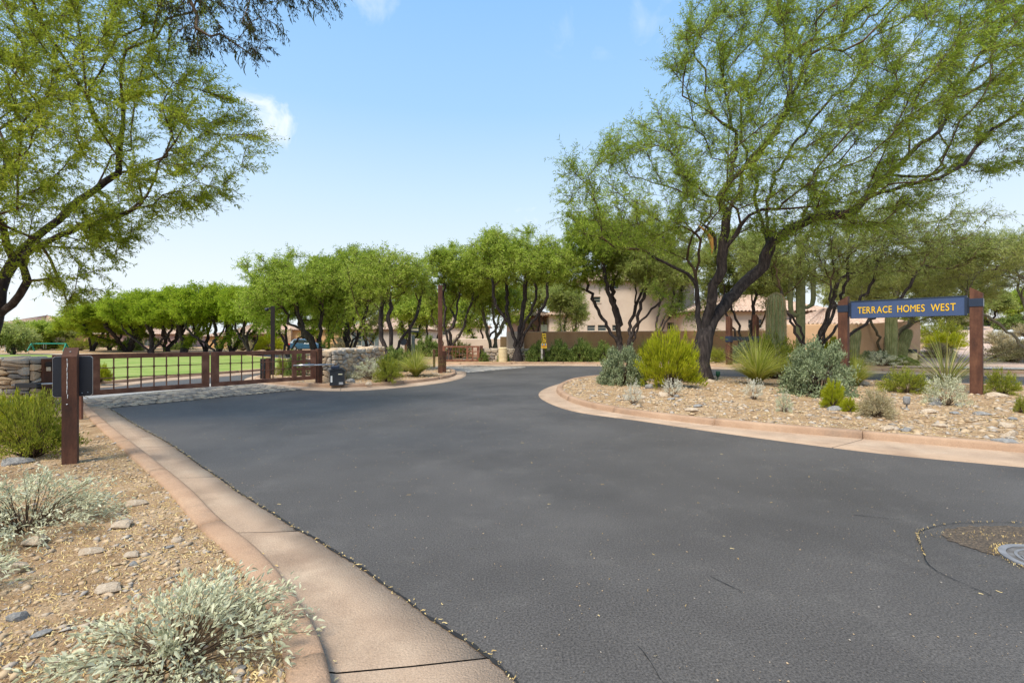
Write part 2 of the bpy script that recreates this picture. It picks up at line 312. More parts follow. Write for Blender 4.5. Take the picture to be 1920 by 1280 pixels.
BEDS = {}
def bed(name, poly, m, z=.10, spacing=.35, amp=.05, seed=1, step_fn=None, edge=.0):
    poly = np.array(poly); x0, y0 = poly.min(0); x1, y1 = poly.max(0)
    gx, gy = np.meshgrid(np.arange(x0, x1, spacing), np.arange(y0, y1, spacing)); pts = np.stack([gx.ravel(), gy.ravel()], 1)
    r = np.random.RandomState(seed); pts = pts+r.uniform(-.3, .3, pts.shape)*spacing
    pts = pts[inside(poly, pts)]; pts = pts[segdist(poly, pts) > spacing*.35]
    n = len(poly); vs = [Vector(p) for p in poly]+[Vector(p) for p in pts]
    out = delaunay_2d_cdt(vs, [(i, (i+1) % n) for i in range(n)], [], 1, 1e-5)
    V = np.array([tuple(v) for v in out[0]]); d = segdist(poly, V)
    Z = z+np.array([amp*(fbm(a, b, .9, seed)*.6+.45)+.012*fbm(a, b, 6, seed) for a, b in V])*np.clip(d/.8, 0, 1)
    BEDS[name] = (poly, V, Z)
    fs = [tuple(f) for f in out[2] if len(f) == 3]
    o = mk(name, np.c_[V, Z], np.array(fs), m, smooth=True); tag(o, kind='structure'); return o
def bedz(name, x, y):
    poly, V, Z = BEDS[name]; d = (V[:, 0]-x)**2+(V[:, 1]-y)**2; i = np.argsort(d)[:3]; w_ = 1/(d[i]+1e-4); return float((Z[i]*w_).sum()/w_.sum())

def kerb_run(front, outer, side, closed=False, sec=2.1, wid=.17, h=.13, step=.16):
    """front: kerb foot line, outer: asphalt edge of the gutter; side=+1 when the bed is on the left of the line's direction"""
    Pf = catmull(front, closed=closed); Po = catmull(outer, closed=closed); n = max(8, int(plen(Pf)/step)); Pf = resample(Pf, n); Po = resample(Po, n)
    if closed: T = np.roll(Pf[:-1], -1, 0)-np.roll(Pf[:-1], 1, 0); T = np.vstack([T, T[:1]])
    else: T = np.gradient(Pf, axis=0)
    T /= np.linalg.norm(T, axis=1)[:, None]; N = np.stack([-T[:, 1], T[:, 0]], 1)*side
    prof = [(-.012, .012), (.004, h-.035), (.012, h-.014), (.03, h-.002), (.06, h+.002), (wid-.02, h), (wid, h-.02), (wid, -.03)]
    root = empty('kerb', kind='structure'); gr = empty('gutter', kind='structure')
    per = max(2, int(round(sec/step))); gap = .006; s = 0
    while s < n-1:
        e = min(n-1, s+per)
        if n-1-e < per*.4: e = n-1
        A = Pf[s:e+1].copy(); B = Po[s:e+1].copy(); NN = N[s:e+1]; TT = T[s:e+1]
        A[0] += TT[0]*gap; A[-1] -= TT[-1]*gap; B[0] += TT[0]*gap; B[-1] -= TT[-1]*gap
        m_, k = len(A), len(prof); jit = (rnd.random()-.5)*.008
        V = np.zeros((m_, k, 3))
        for j, (o_, z_) in enumerate(prof): V[:, j, :2] = A+NN*o_; V[:, j, 2] = z_+(jit if z_ > .03 else 0)
        ii, jj = np.meshgrid(np.arange(m_-1), np.arange(k-1), indexing='ij'); a = ii*k+jj
        Fc = np.stack([a, a+k, a+k+1, a+1], -1).reshape(-1, 4)
        caps = np.array([list(range(k)), list(range(m_*k-1, m_*k-k-1, -1))])
        mk('kerb_section', V.reshape(-1, 3), [Fc, caps], M['kerb'], root, smooth=False)
        V = np.zeros((m_, 5, 3)); 
        for j, t in enumerate((0, .06, .5, 1, 1)):
            V[:, j, :2] = A*(1-t)+B*t; V[:, j, 2] = (.028, .018, .010, .008, -.02)[j]
        k = 5; ii, jj = np.meshgrid(np.arange(m_-1), np.arange(k-1), indexing='ij'); a = ii*k+jj
        mk('gutter_section', V.reshape(-1, 3), np.stack([a, a+1, a+k+1, a+k], -1).reshape(-1, 4), M['gutter'], gr)
        s = e
    return Pf, Po, N

# left kerb (runs from behind the camera to the gate)
f1 = [(.45, -4), (.1, -1.2), (-.2, .55)]+[G(*p) for p in ((615, 1280), (540, 1126), (487, 1059), (412, 995), (360, 939), (277, 867), (210, 811), (168, 772), (150, 758))]+[(-12.6, 12.6)]
o1 = [(1.35, -4), (.95, -1.2), (.55, .7)]+[G(*p) for p in ((965, 1280), (800, 1155), (637, 1040), (517, 969), (394, 886), (315, 831), (259, 800), (215, 772), (190, 759))]+[(-12.0, 13.4)]
K1, O1, N1 = kerb_run(f1, o1, +1)
bk = K1+N1*.165
bed('left_gravel_bed', [tuple(p) for p in bk[::3]]+[tuple(bk[-1]), (-15, 11.6), (-30, 13), (-40, 6), (-40, -8), (-.3, -8)], M['dirt'], spacing=.3, amp=.05, seed=3)
# the island on the right
f3 = [(22, -1.2), (15, 1.9), (10.2, 4.35)]+[G(*p) for p in ((1920, 852), (1645, 828), (1370, 803), (1163, 777), (1090, 762), (1052, 745), (1044, 732), (1056, 722), (1085, 713), (1140, 708), (1350, 711), (1600, 718), (1920, 730))]+[(21, 12.2), (32, 8)]
o3 = [(21.6, -1.9), (14.6, 1.3), (9.6, 3.75)]+[G(*p) for p in ((1920, 876), (1650, 850), (1370, 814), (1200, 789), (1080, 772), (1022, 752), (1010, 739), (1026, 727), (1062, 717), (1120, 708), (1350, 707), (1600, 713.5), (1920, 725))]+[(21.4, 12.8), (32.4, 8.6)]
K3, O3, N3 = kerb_run(f3, o3, -1)
bk = K3+N3*.165
bed('island_gravel_bed', [tuple(p) for p in bk[::3]]+[tuple(bk[-1])], M['dirt'], spacing=.3, amp=.08, seed=5)
# the median in the middle
f2 = [G(*p) for p in ((485, 717), (530, 722), (575, 726), (640, 727.5), (687, 726), (757, 721), (815, 714), (845, 708), (855, 702), (848, 696.5), (815, 693), (760, 691), (680, 692), (600, 697), (520, 703), (484, 709))]
o2 = [G(*p) for p in ((464, 718), (530, 727), (575, 731), (640, 733), (690, 731.5), (757, 726), (820, 719), (860, 711), (874, 703), (864, 694.5), (820, 690), (760, 688), (680, 689), (600, 693.5), (520, 699), (466, 708))]
K2, O2, N2 = kerb_run(f2, o2, +1, closed=True)
if not inside(K2[:-1], np.array([G(650, 712)])).all(): pass
bk = (K2+N2*.165)[:-1]
bed('median_gravel_bed', [tuple(p) for p in bk[::2]], M['dirt'], spacing=.35, amp=.07, seed=6)
# the far side of the cross street: one long strip of land that climbs on the right
f4 = [(-24, 48), (-17.6, 41)]+[G(*p) for p in ((640, 677), (720, 681), (800, 683), (900, 684), (1000, 682.5), (1140, 683.5), (1330, 688), (1600, 695), (1920, 702))]+[(32, 18), (48, 15)]
o4 = [(-24.3, 47.5), (-17.9, 40.4)]+[G(*p) for p in ((640, 679), (720, 683.5), (800, 686), (900, 687), (1000, 685.5), (1140, 686.5), (1330, 691.5), (1600, 699), (1920, 706))]+[(32, 17.4), (48, 14.4)]
K4, O4, N4 = kerb_run(f4, o4, +1, sec=3.2)
bk = K4+N4*.165; bk = bk[::4]
S = np.r_[0, .5, 1, 2, 3, 4.5, 6, 8, 10.5, 13.5, 17, 21, 26, 32, 40, 50, 62, 78, 100, 140, 200, 400]
V = np.array([[(x, y+s, .10+.05*min(1, s)*(fbm(x, y+s, .5)+.4)+float(hill(x, y+s))) for s in S] for x, y in bk]); ns = len(S)
ii, jj = np.meshgrid(np.arange(len(bk)-1), np.arange(ns-1), indexing='ij'); a = ii*ns+jj
tag(mk('far_gravel_land', V.reshape(-1, 3), np.stack([a, a+ns, a+ns+1, a+1], -1).reshape(-1, 4), M['dirt'], smooth=True), kind='structure')
def landz(x, y): return .12+float(hill(x, y))
# lawn beyond the gate
fl = [(-30, 15.2), (-19, 14.6)]+[G(*p) for p in ((180, 722), (300, 711), (400, 703.5), (480, 697), (540, 690), (560, 681))]+[(-17, 36), (-24, 44)]
ol = [(-30, 14.6), (-19, 14.0)]+[G(*p) for p in ((185, 727), (305, 715), (405, 707), (486, 700), (549, 692), (572, 681))]+[(-16.4, 36.6), (-23.5, 44.6)]
K5, O5, N5 = kerb_run(fl, ol, +1, sec=3.2)
bk = K5+N5*.165
bed('lawn', [tuple(p) for p in bk[::4]]+[(-60, 46), (-60, 15.3)], M['lawn'], spacing=1.2, amp=.05, seed=8)
# park ground and path behind the lawn
tag(mk('park_ground', np.array([(-150, 46.2, .09), (-24.5, 46.2, .09), (-24.5, 140, .09), (-150, 140, .09)]), np.array([[0, 1, 2, 3]]), M['dirt']), kind='structure')
tag(mk('park_footpath', np.array([(-90, 46.5, .094), (-24.5, 46.5, .094), (-24.5, 48.5, .094), (-90, 48.5, .094)]), np.array([[0, 1, 2, 3]]), M['walk']), kind='structure')

# pink path climbing on the right and the pale pavement that crosses it
def sheet_on_land(name, L, R, m, lift=.03, n=40):
    A = resample(catmull(L), n); B = resample(catmull(R), n); V = []
    for a, b in zip(A, B):
        for t in np.linspace(0, 1, 6): x, y = a*(1-t)+b*t; V.append((x, y, max(landz(x, y), .0)+lift+.02))
    ii, jj = np.meshgrid(np.arange(n-1), np.arange(5), indexing='ij'); q = ii*6+jj
    o = mk(name, np.array(V), np.stack([q, q+1, q+7, q+6], -1).reshape(-1, 4), m, smooth=True); return tag(o, kind='structure')
sheet_on_land('garden_path', [(18.6, 24.0), (22.3, 27), (27, 32), (32, 38), (40, 46), (48.5, 54), (57, 62), (63, 70)], [(29.5, 21.5), (30.5, 25.5), (33.5, 31), (37.5, 37), (44.5, 45), (52.5, 53), (60.5, 61), (66, 69)], M['path'])
sheet_on_land('far_pavement', [(20.5, 22.6), (30, 20.2), (40, 18.2)], [(21.2, 24.2), (30.5, 21.6), (40.5, 19.6)], M['walk'], lift=.036)

# cobbled strip in front of the left gate
def cobble_mesh(seed, L=.21, W_=.13, hh=.02):
    r = random.Random(seed); n = 10; ring = []
    for k in range(n):
        a = 2*math.pi*k/n; rr = 1/max(abs(math.cos(a))**1.0, abs(math.sin(a))**1.0)*.90*(1+(r.random()-.5)*.16); rr = min(rr, 1.12)
        ring.append((math.cos(a)*rr*L/2, math.sin(a)*rr*W_/2))
    v = [(x*1.0, y*1.0, -.01) for x, y in ring]+[(x*.97, y*.97, hh*.7) for x, y in ring]+[(x*.8, y*.78, hh) for x, y in ring]
    f = [(i, (i+1) % n, n+(i+1) % n, n+i) for i in range(n)]+[(n+i, n+(i+1) % n, 2*n+(i+1) % n, 2*n+i) for i in range(n)]+[tuple(range(2*n, 3*n))]
    me = bpy.data.meshes.new('cobble'); me.from_pydata(v, [], f); me.materials.append(M['cobble']); return me
qa, qb, qc, qd = [np.array(G(*p)) for p in ((178, 768), (572, 730), (470, 717.5), (150, 750))]
strip = empty('cobbled_strip', kind='structure')
mk('mortar_bed', np.array([(*p, .006) for p in (qa, qb, qc, qd)]), np.array([[0, 1, 2, 3]]), M['mortar'], strip)
cm = [cobble_mesh(i) for i in range(8)]; nc, nr = 30, 10
for i in range(nc):
    for j in range(nr):
        u = (i+.5+(.5 if j % 2 else 0)+(rnd.random()-.5)*.25)/(nc+.5); v = (j+.5+(rnd.random()-.5)*.2)/nr
        p = (qa*(1-u)+qb*u)*(1-v)+(qd*(1-u)+qc*u)*v; du = (qb-qa)/nc*(1-v)+(qc-qd)/nc*v; dv = (qd-qa)/nr*(1-u)+(qc-qb)/nr*u
        o = put(bpy.data.objects.new('cobble', rnd.choice(cm)), strip, (p[0], p[1], .006), math.atan2(du[1], du[0])+(rnd.random()-.5)*.15)
        o.scale = (np.linalg.norm(du)/.22*rnd.uniform(.85, 1.02), np.linalg.norm(dv)/.145*rnd.uniform(.9, 1.05), rnd.uniform(.6, 1.1))
tag(mk('concrete_band', np.array([(*G(*p), .009) for p in ((152, 749), (470, 717.2), (464, 713.5), (132, 742))]), np.array([[0, 1, 2, 3]]), M['walk']), kind='structure')
# cobbles before the far gate: too small to pick apart
V = []; Fq = []
ra, rb, rc, rd_ = [np.array(G(*p)) for p in ((880, 698), (985, 688.5), (900, 686), (812, 687.5))]
for i in range(26):
    for j in range(20):
        u = (i+.5)/26+(rnd.random()-.5)*.01; v = (j+.5)/20+(rnd.random()-.5)*.01; p = (ra*(1-u)+rb*u)*(1-v)+(rd_*(1-u)+rc*u)*v; k = len(V)
        n = 7; ss = rnd.uniform(.10, .15)
        for z_, q in ((-.005, 1), (.014, .85)): V += [(p[0]+math.cos(2*math.pi*a/n)*ss*q*rnd.uniform(.85, 1.1), p[1]+math.sin(2*math.pi*a/n)*ss*q*rnd.uniform(.8, 1.1), z_+.006) for a in range(n)]
        Fq += [(k+a, k+(a+1) % n, k+n+(a+1) % n, k+n+a) for a in range(n)]+[tuple(range(k+n, k+2*n))]
tag(mk('far_cobbles', V, Fq, M['cobble_isl']), kind='stuff', label='strip of small grey cobbles across the lane before the far gate')
# ------------------------------------------------------------------ growing trees
def nrmz(a): return a/(np.linalg.norm(a, axis=-1, keepdims=True)+1e-9)
class Skel:
    def __init__(s, base, cap=30000):
        s.p = np.zeros((cap, 3)); s.par = np.full(cap, -1); s.d = np.zeros((cap, 3)); s.L = np.zeros(cap); s.n = 1; s.p[0] = base; s.d[0] = (0, 0, 1); s.ok = np.zeros(cap, bool)
    def path(s, pts, j, ok=True):
        for q in pts:
            k = s.n; v = q-s.p[j]; l = np.linalg.norm(v)
            if l < 1e-4: continue
            s.p[k] = q; s.par[k] = j; s.d[k] = v/l; s.L[k] = s.L[j]+l; s.ok[k] = ok; s.n += 1; j = k
        return j
    def nearest(s, q): return int(np.argmin(((s.p[:s.n]-q)**2).sum(1)))
    def limb(s, pts, r, step=.28, wob=.04, ok=True):
        pts = np.array(pts, float); j = s.nearest(pts[0]); Q = catmull(np.vstack([s.p[j], pts[1:]])) ; Q = resample(Q, max(3, int(plen(Q)/step)))
        Q[1:-1] += r.normal(0, wob, Q[1:-1].shape); return s.path(Q[1:], j, ok)
    def grow(s, A, r, seg=.35, pen=.28, jit=.035, up=.12):
        A = A[np.argsort(((A-s.p[0])**2).sum(1))]
        for a in A:
            n = s.n; v = a-s.p[:n]; d = np.sqrt((v**2).sum(1))+1e-6; cs = (v*s.d[:n]).sum(1)/d
            cost = d*(1.35-.45*cs)+pen*s.L[:n]; cost[~s.ok[:n]] += 50
            j = int(np.argmin(cost)); d = d[j]; k = max(1, int(d/seg))
            t0 = nrmz(s.d[j]*.7+v[j]/d*.6); t1 = nrmz(v[j]/d+np.array((0, 0, up))+r.normal(0, .2, 3)); t = np.linspace(0, 1, k+1)[1:, None]
            h = (2*t**3-3*t**2+1)*s.p[j]+(t**3-2*t**2+t)*t0*d+(-2*t**3+3*t**2)*a+(t**3-t**2)*t1*d*.8
            if k > 1: h[:-1] += r.normal(0, jit*min(1, d), h[:-1].shape)
            s.path(h, j); 
            if s.n > len(s.p)-60: break
    def radii(s, R, tip):
        n = s.n; ch = np.bincount(s.par[1:n], minlength=n); nt_ = max(3, int((ch == 0).sum())); e = math.log(nt_)/math.log(R/tip)
        w_ = np.where(ch == 0, tip**e, 0.)
        for i in range(n-1, 0, -1): w_[s.par[i]] += w_[i]
        s.r = np.minimum(w_**(1/e), R*1.02); s.r = np.maximum(s.r, tip*.8); s.e = e; return s.r
    def tubes(s, sel, k, flare=None, knot=0.):
        """rings shared along the main child"""
        n = s.n; r = s.r; par = s.par; main = np.full(n, -1)
        best = np.zeros(n)
        for i in range(1, n):
            if sel[i] and r[i] > best[par[i]]: best[par[i]] = r[i]; main[par[i]] = i
        idx = np.nonzero(sel[:n])[0]; idx = idx[idx > 0]
        ring = {}; C_, D_, R_ = [], [], []; faces = []
        def newring(p, d, rr): C_.append(p); D_.append(d); R_.append(rr); return len(C_)-1
        for i in idx:
            pi = par[i]
            if main[pi] == i:
                if pi not in ring: ring[pi] = newring(s.p[pi], s.d[pi], min(r[pi], r[i]*1.25) if pi else r[0])
                a = ring[pi]
            else: a = newring(s.p[pi]-s.d[i]*r[pi]*.5, s.d[i], r[i]*1.12)
            b = newring(s.p[i], s.d[i] if main[i] < 0 else nrmz(s.d[i]+s.d[main[i]]), r[i]); ring[i] = b; faces.append((a, b))
        if not faces: return np.zeros((0, 3)), np.zeros((0, 4), int)
        C_, D_, R_ = np.array(C_), np.array(D_), np.array(R_); ref = np.array((.31, .9, .17)); u = nrmz(np.cross(D_, ref)); q = np.cross(D_, u)
        th = 2*np.pi*np.arange(k)/k; rr = R_[:, None]*np.ones(k)
        if knot:
            z = C_[:, 2:3]; x = C_[:, 0:1]
            rr = rr*(1+knot*(np.sin(th*3+z*2.1+x)*.5+np.sin(th*5-z*4.7)*.35+np.sin(z*9+th*2)*.3+np.random.RandomState(3).normal(0, .35, rr.shape)))
        if flare: rr = rr*(1+flare*np.exp(-np.maximum(0, C_[:, 2:3]-s.p[0, 2])/.25)*(1+.35*np.sin(th*4+1)))
        V = C_[:, None]+(u[:, None]*np.cos(th)[None, :, None]+q[:, None]*np.sin(th)[None, :, None])*rr[..., None]
        fa = np.array(faces); i = np.arange(k); j = (i+1) % k
        Fq = np.stack([fa[:, :1]*k+i, fa[:, 1:]*k+i, fa[:, 1:]*k+j, fa[:, :1]*k+j], -1).reshape(-1, 4)
        return V.reshape(-1, 3), Fq
def prism3(P0, P1, r0, r1):
    d = nrmz(P1-P0); u = nrmz(np.cross(d, (.31, .9, .17))); q = np.cross(d, u); V = []
    for P, r in ((P0, r0), (P1, r1)):
        for a in (0, 2.094, 4.189): V.append(P+(u*math.cos(a)+q*math.sin(a))*r)
    V = np.stack(V, 1); n = len(V); b = np.arange(n)[:, None]*6
    F_ = np.concatenate([b+np.array([[0, 3, 4, 1]]), b+np.array([[1, 4, 5, 2]]), b+np.array([[2, 5, 3, 0]])], 0); return V.reshape(-1, 3), F_
def join(parts):
    V, Fs, o = [], [], 0
    for v, f in parts:
        if len(v) == 0: continue
        V.append(v); Fs.append(f+o); o += len(v)
    ks = {}
    for f in Fs: ks.setdefault(f.shape[1], []).append(f)
    return np.vstack(V), [np.vstack(x) for x in ks.values()]
def kites(P, D, S, L, W_, fold=.15):
    Nn = np.cross(D, S); L = np.asarray(L)[:, None]; W_ = np.asarray(W_)[:, None]
    V = np.stack([P, P+D*L*.45+S*W_/2+Nn*W_*fold, P+D*L, P+D*L*.45-S*W_/2+Nn*W_*fold], 1); n = len(V)
    return V.reshape(-1, 3), (np.arange(n)[:, None]*4+np.arange(4))
def spray(sk, r, thr, ntw, tlen, nleaf, LL, LW, droop=.25, wind=(0, 0, 0), outw=.35, lat=.9, side_up=0., curl=.12, tw_r=.0045, cen=None):
    """twigs on thin nodes and leaflets along the twigs"""
    n = sk.n; cand = np.nonzero((sk.r[:n] < thr) & sk.ok[:n])[0]; pick = cand[r.randint(0, len(cand), ntw)]
    P = sk.p[pick]+(sk.p[sk.par[pick]]-sk.p[pick])*r.rand(ntw, 1); c = cen if cen is not None else sk.p[cand].mean(0)
    out = nrmz(P-c); D = nrmz(sk.d[pick]*.75+out*outw+r.normal(0, .48, (ntw, 3))+np.array((0, 0, side_up))+np.array(wind))
    L = r.uniform(tlen*.5, tlen*1.25, ntw); P0 = P; pts = [P0]; d = D
    for k in range(3):
        d = nrmz(d+r.normal(0, curl, (ntw, 3))+np.array((0, 0, -droop*.33))); pts.append(pts[-1]+d*(L/3)[:, None])
    tw = [prism3(pts[k], pts[k+1], tw_r*(1-.28*k), tw_r*(1-.28*(k+1))) for k in range(3)]
    q = np.repeat(np.arange(ntw), nleaf); t = r.uniform(.08, 1.02, len(q))*3; k = np.clip(t.astype(int), 0, 2); PT = np.stack(pts, 1)
    a = PT[q, k]; b = PT[q, k+1]; X = a+(b-a)*(t-k)[:, None]; dd = nrmz(b-a)
    sd_ = nrmz(np.cross(dd, r.normal(0, 1, (len(q), 3)))); ld = nrmz(dd*.55+sd_*lat+np.array((0, 0, -droop*.8))+r.normal(0, .15, (len(q), 3)))
    S = nrmz(np.cross(ld, r.normal(0, 1, (len(q), 3)))); l = r.uniform(.55, 1.3, len(q))*LL
    return join(tw), kites(X, ld, S, l, LW*r.uniform(.7, 1.3, len(q)))
def pods(r, src, n, L=.14, m='gold'): return None

def finish_tree(name, sk, base, R, tip, leafm, barkm, r, label, cat='tree', group=None, twigs=(3000, .5, 16), leaf=(.12, .022), droop=.3, flare=.5, knot=.10, thick=.045, side_up=0., twr=.0045, outw=.35, lat=.9, thr=None, wind=(0, 0, 0)):
    sk.radii(R, tip); n = sk.n; base = np.array(base, float)
    root = empty(name, tuple(base), label=label, cat=cat, group=group)
    big = sk.r > thick; big[0] = True
    V, Fq = sk.tubes(big, 10, flare, knot)
    mk('trunk', V-base, Fq, barkm, root, smooth=True)
    small = ~big; V2, F2 = sk.tubes(small, 4)
    (tv, tf), (lv, lf) = spray(sk, r, thr or tip*4.5, twigs[0], twigs[1], twigs[2], leaf[0], leaf[1], droop, wind, side_up=side_up, tw_r=twr, outw=outw, lat=lat)
    V3, F3 = join([(V2, F2), (tv, tf[0])]); mk('branches', V3-base, F3, barkm if twr > .01 else M['twig'] if barkm is M['bark'] else barkm, root)
    mk('crown', lv-base, lf, leafm, root)
    return root

def poly_attr(poly, r, n, Yc, dy, keep=None):
    """points inside a silhouette, spread in depth, thinning towards its edge"""
    poly = np.array(poly, float); lo, hi = poly.min(0), poly.max(0); out = []
    while len(out) < n:
        q = r.uniform(lo, hi, (n*3, 2)); q = q[inside(poly, q)]; ed = segdist(poly, q); mx = ed.max()
        prof = np.sqrt(np.clip(ed/(mx*.8), .06, 1)); y = Yc+dy*prof*r.uniform(-1, 1, len(q))
        for (a, b), yy in zip(q, y): out.append(P3(a, b, yy))
    return np.array(out[:n])
def blob_attr(r, cx, cy, cz, rx, ry, rz, n, lobes=7, flat=.8):
    """union of lobes inside an ellipsoid crown; shell-weighted"""
    c = []; out = []
    for i in range(lobes):
        a = 2*math.pi*(i+r.rand()*.6)/lobes; e = r.uniform(-.35, .55); q = .55*math.cos(e)
        c.append((math.cos(a)*q*1.1, math.sin(a)*q*1.1, math.sin(e)*.75+r.uniform(-.25, .1), r.uniform(.40, .56)))
    c.append((0, 0, .35, .5))
    while len(out) < n:
        l = c[r.randint(len(c))]; v = nrmz(r.normal(0, 1, 3)); rad = l[3]*r.uniform(.25, 1)**.45
        p = np.array(l[:3])+v*rad*np.array((1, 1, .75))
        if p[2] < -flat: p[2] = -flat+r.uniform(-.06, .04)
        out.append((cx+p[0]*rx*(1+.12*r.randn()*(p[2] > 0)), cy+p[1]*ry, cz+p[2]*rz))
    return np.array(out)

# --- the big mesquite on the island
def big_tree():
    r = np.random.RandomState(11); Y = 16.2; bx, by = PX(1312, Y), Y; bz = bedz('island_gravel_bed', bx, by)-.05; base = np.array((bx, by, bz)); sk = Skel(base)
    L = lambda pts: [P3(a, b, Y+dy) for a, b, dy in pts]
    sk.limb([base]+L([(1314, 690, 0), (1318, 655, 0), (1322, 622, 0), (1323, 606, 0)]), r, ok=False, wob=.015)
    sk.limb(L([(1316, 645, 0), (1309, 600, .05), (1308, 560, .1), (1306, 520, .3), (1288, 488, .6), (1252, 472, 1), (1210, 455, 1.4), (1190, 441, 1.6), (1150, 452, 2)]), r, wob=.03)
    sk.limb(L([(1323, 606, 0), (1336, 555, -.2), (1350, 515, -.4), (1358, 470, -.6), (1388, 430, -.9), (1412, 402, -1.1), (1470, 392, -1.4), (1540, 385, -1.8), (1600, 360, -2.2), (1660, 330, -2.6)]), r, wob=.04)
    sk.limb(L([(1320, 632, 0), (1338, 600, .1), (1356, 574, .2), (1392, 535, .4), (1428, 500, .5), (1446, 458, .4), (1478, 434, .2), (1540, 405, 0), (1592, 398, -.2), (1640, 365, -.4), (1760, 335, -1)]), r, wob=.03)
    sk.limb(L([(1356, 470, -.6), (1362, 430, -.7), (1362, 400, -.8), (1348, 372, -.8), (1362, 350, -.8), (1392, 320, -1), (1440, 270, -1.5), (1500, 150, -2), (1530, 40, -2.4)]), r)
    sk.limb(L([(1444, 470, .5), (1430, 425, .9), (1418, 380, 1.2), (1418, 340, 1.4), (1392, 270, 1.6), (1390, 200, 1.9), (1350, 90, 2.2)]), r)
    sk.limb(L([(1446, 460, .4), (1437, 420, 1.2), (1440, 380, 1.6), (1470, 300, 2), (1560, 180, 2.6)]), r)
    sk.limb(L([(1348, 372, -.8), (1300, 350, -1.4), (1285, 330, -1.6), (1270, 300, -1.8), (1220, 270, -1.8), (1140, 290, -1.6)]), r)
    sk.limb(L([(1308, 555, .1), (1306, 500, -.3), (1310, 450, -.5), (1300, 432, -.7), (1240, 418, -1.1), (1230, 410, -1.2)]), r)
    sk.limb(L([(1540, 385, -1.8), (1552, 340, -2.2), (1640, 280, -2.8), (1712, 200, -3.4), (1760, 120, -3.8), (1850, 40, -4.2)]), r)
    sk.limb(L([(1319, 645, 0), (1300, 600, 1), (1265, 575, 1.8), (1240, 555, 2.4), (1228, 540, 2.6)]), r)
    out = [(1045, 360), (1060, 300), (1120, 275), (1160, 240), (1215, 200), (1262, 190), (1250, 120), (1290, 20), (1360, -90), (1500, -160), (1700, -160), (1900, -140), (2080, -30), (2100, 160), (1960, 250), (1910, 330), (1800, 322), (1720, 400), (1640, 430), (1500, 455), (1400, 440), (1300, 440), (1200, 480), (1090, 455)]
    A = poly_attr(out, r, 1500, Y-.3, 4.0)
    sk.grow(A, r, pen=.22)
    return finish_tree('mesquite_tree', sk, base, .30, .0055, M['leaf_mesquite'], M['bark'], r, 'tall wide mesquite with a forked black trunk on the island left of the blue sign', twigs=(14500, .74, 19), leaf=(.13, .020), droop=.22, flare=.5, knot=.07, side_up=.18, twr=.006, wind=(.45, 0, .15), lat=.7)
TR_BIG = big_tree()
# the torn limb with its orange wound
Yw = 15.6; wn = MB()
pts = [(1308, 421, .5), (1322, 432, 4), (1333, 448, 6), (1336, 466, 3), (1334, 478, .6)]
wn.tube([tuple(P3(a, b, Yw-.12)) for a, b, q in pts], [q*.013 for a, b, q in pts], 8)
o_ = wn.build('split_wood', M['wound'], TR_BIG, tuple(-TR_BIG.location), smooth=True); o_['label'] = 'orange torn wood of a split limb'
wn = MB(); wn.tube([tuple(P3(a+6, b-4, Yw)) for a, b, q in pts], [max(.3, q)*.014 for a, b, q in pts], 8)
wn.build('torn_limb', M['bark'], TR_BIG, tuple(-TR_BIG.location), smooth=True)

# --- the mesquite filling the upper left corner
def left_tree():
    r = np.random.RandomState(5); Y = 9.6; bx = PX(-52, Y); base = np.array((bx, Y, .1)); sk = Skel(base)
    L = lambda pts: [P3(a, b, Y+dy) for a, b, dy in pts]
    sk.limb([base]+L([(-38, 700, 0), (-20, 620, 0), (-6, 570, 0)]), r, ok=False, wob=.01)
    sk.limb(L([(-20, 620, 0), (12, 580, 0), (44, 545, -.1), (48, 510, -.2), (42, 490, -.2), (70, 462, -.5), (140, 430, -.8), (230, 400, -1.2), (330, 360, -1.6)]), r, wob=.02)
    sk.limb(L([(-6, 570, 0), (0, 530, .1), (24, 500, .2), (50, 455, .3), (100, 420, .4), (200, 340, .6), (300, 300, .4), (400, 240, .2)]), r, wob=.02)
    sk.limb(L([(-6, 570, 0), (-34, 500, .2), (-60, 440, .2), (20, 385, -.5), (90, 340, -1), (170, 260, -1.6), (260, 150, -2)]), r, wob=.02)
    sk.limb(L([(-60, 440, .2), (-70, 330, .4), (-20, 230, .8), (60, 120, 1), (150, 0, 1.2)]), r)
    sk.limb(L([(-60, 440, .2), (-40, 400, -1.6), (30, 300, -2.6), (90, 180, -3.2), (200, 60, -3.6)]), r)
    out = [(-320, -240), (560, -200), (500, -70), (400, 10), (335, 60), (380, 130), (430, 190), (490, 235), (478, 300), (440, 345), (370, 405), (300, 420), (240, 450), (210, 520), (160, 560), (110, 570), (60, 500), (-60, 540), (-320, 500)]
    A = poly_attr(out, r, 1050, Y-.8, 2.9); sk.grow(A, r, pen=.2)
    return finish_tree('mesquite_tree', sk, base, .165, .0042, M['leaf_left'], M['bark'], r, 'near mesquite behind the left stone wall whose crown fills the upper left corner', twigs=(13500, .42, 21), leaf=(.068, .0145), droop=.2, thick=.03, flare=.2, side_up=.05, twr=.0035, lat=.65, wind=(.4, -.1, 0))
left_tree()
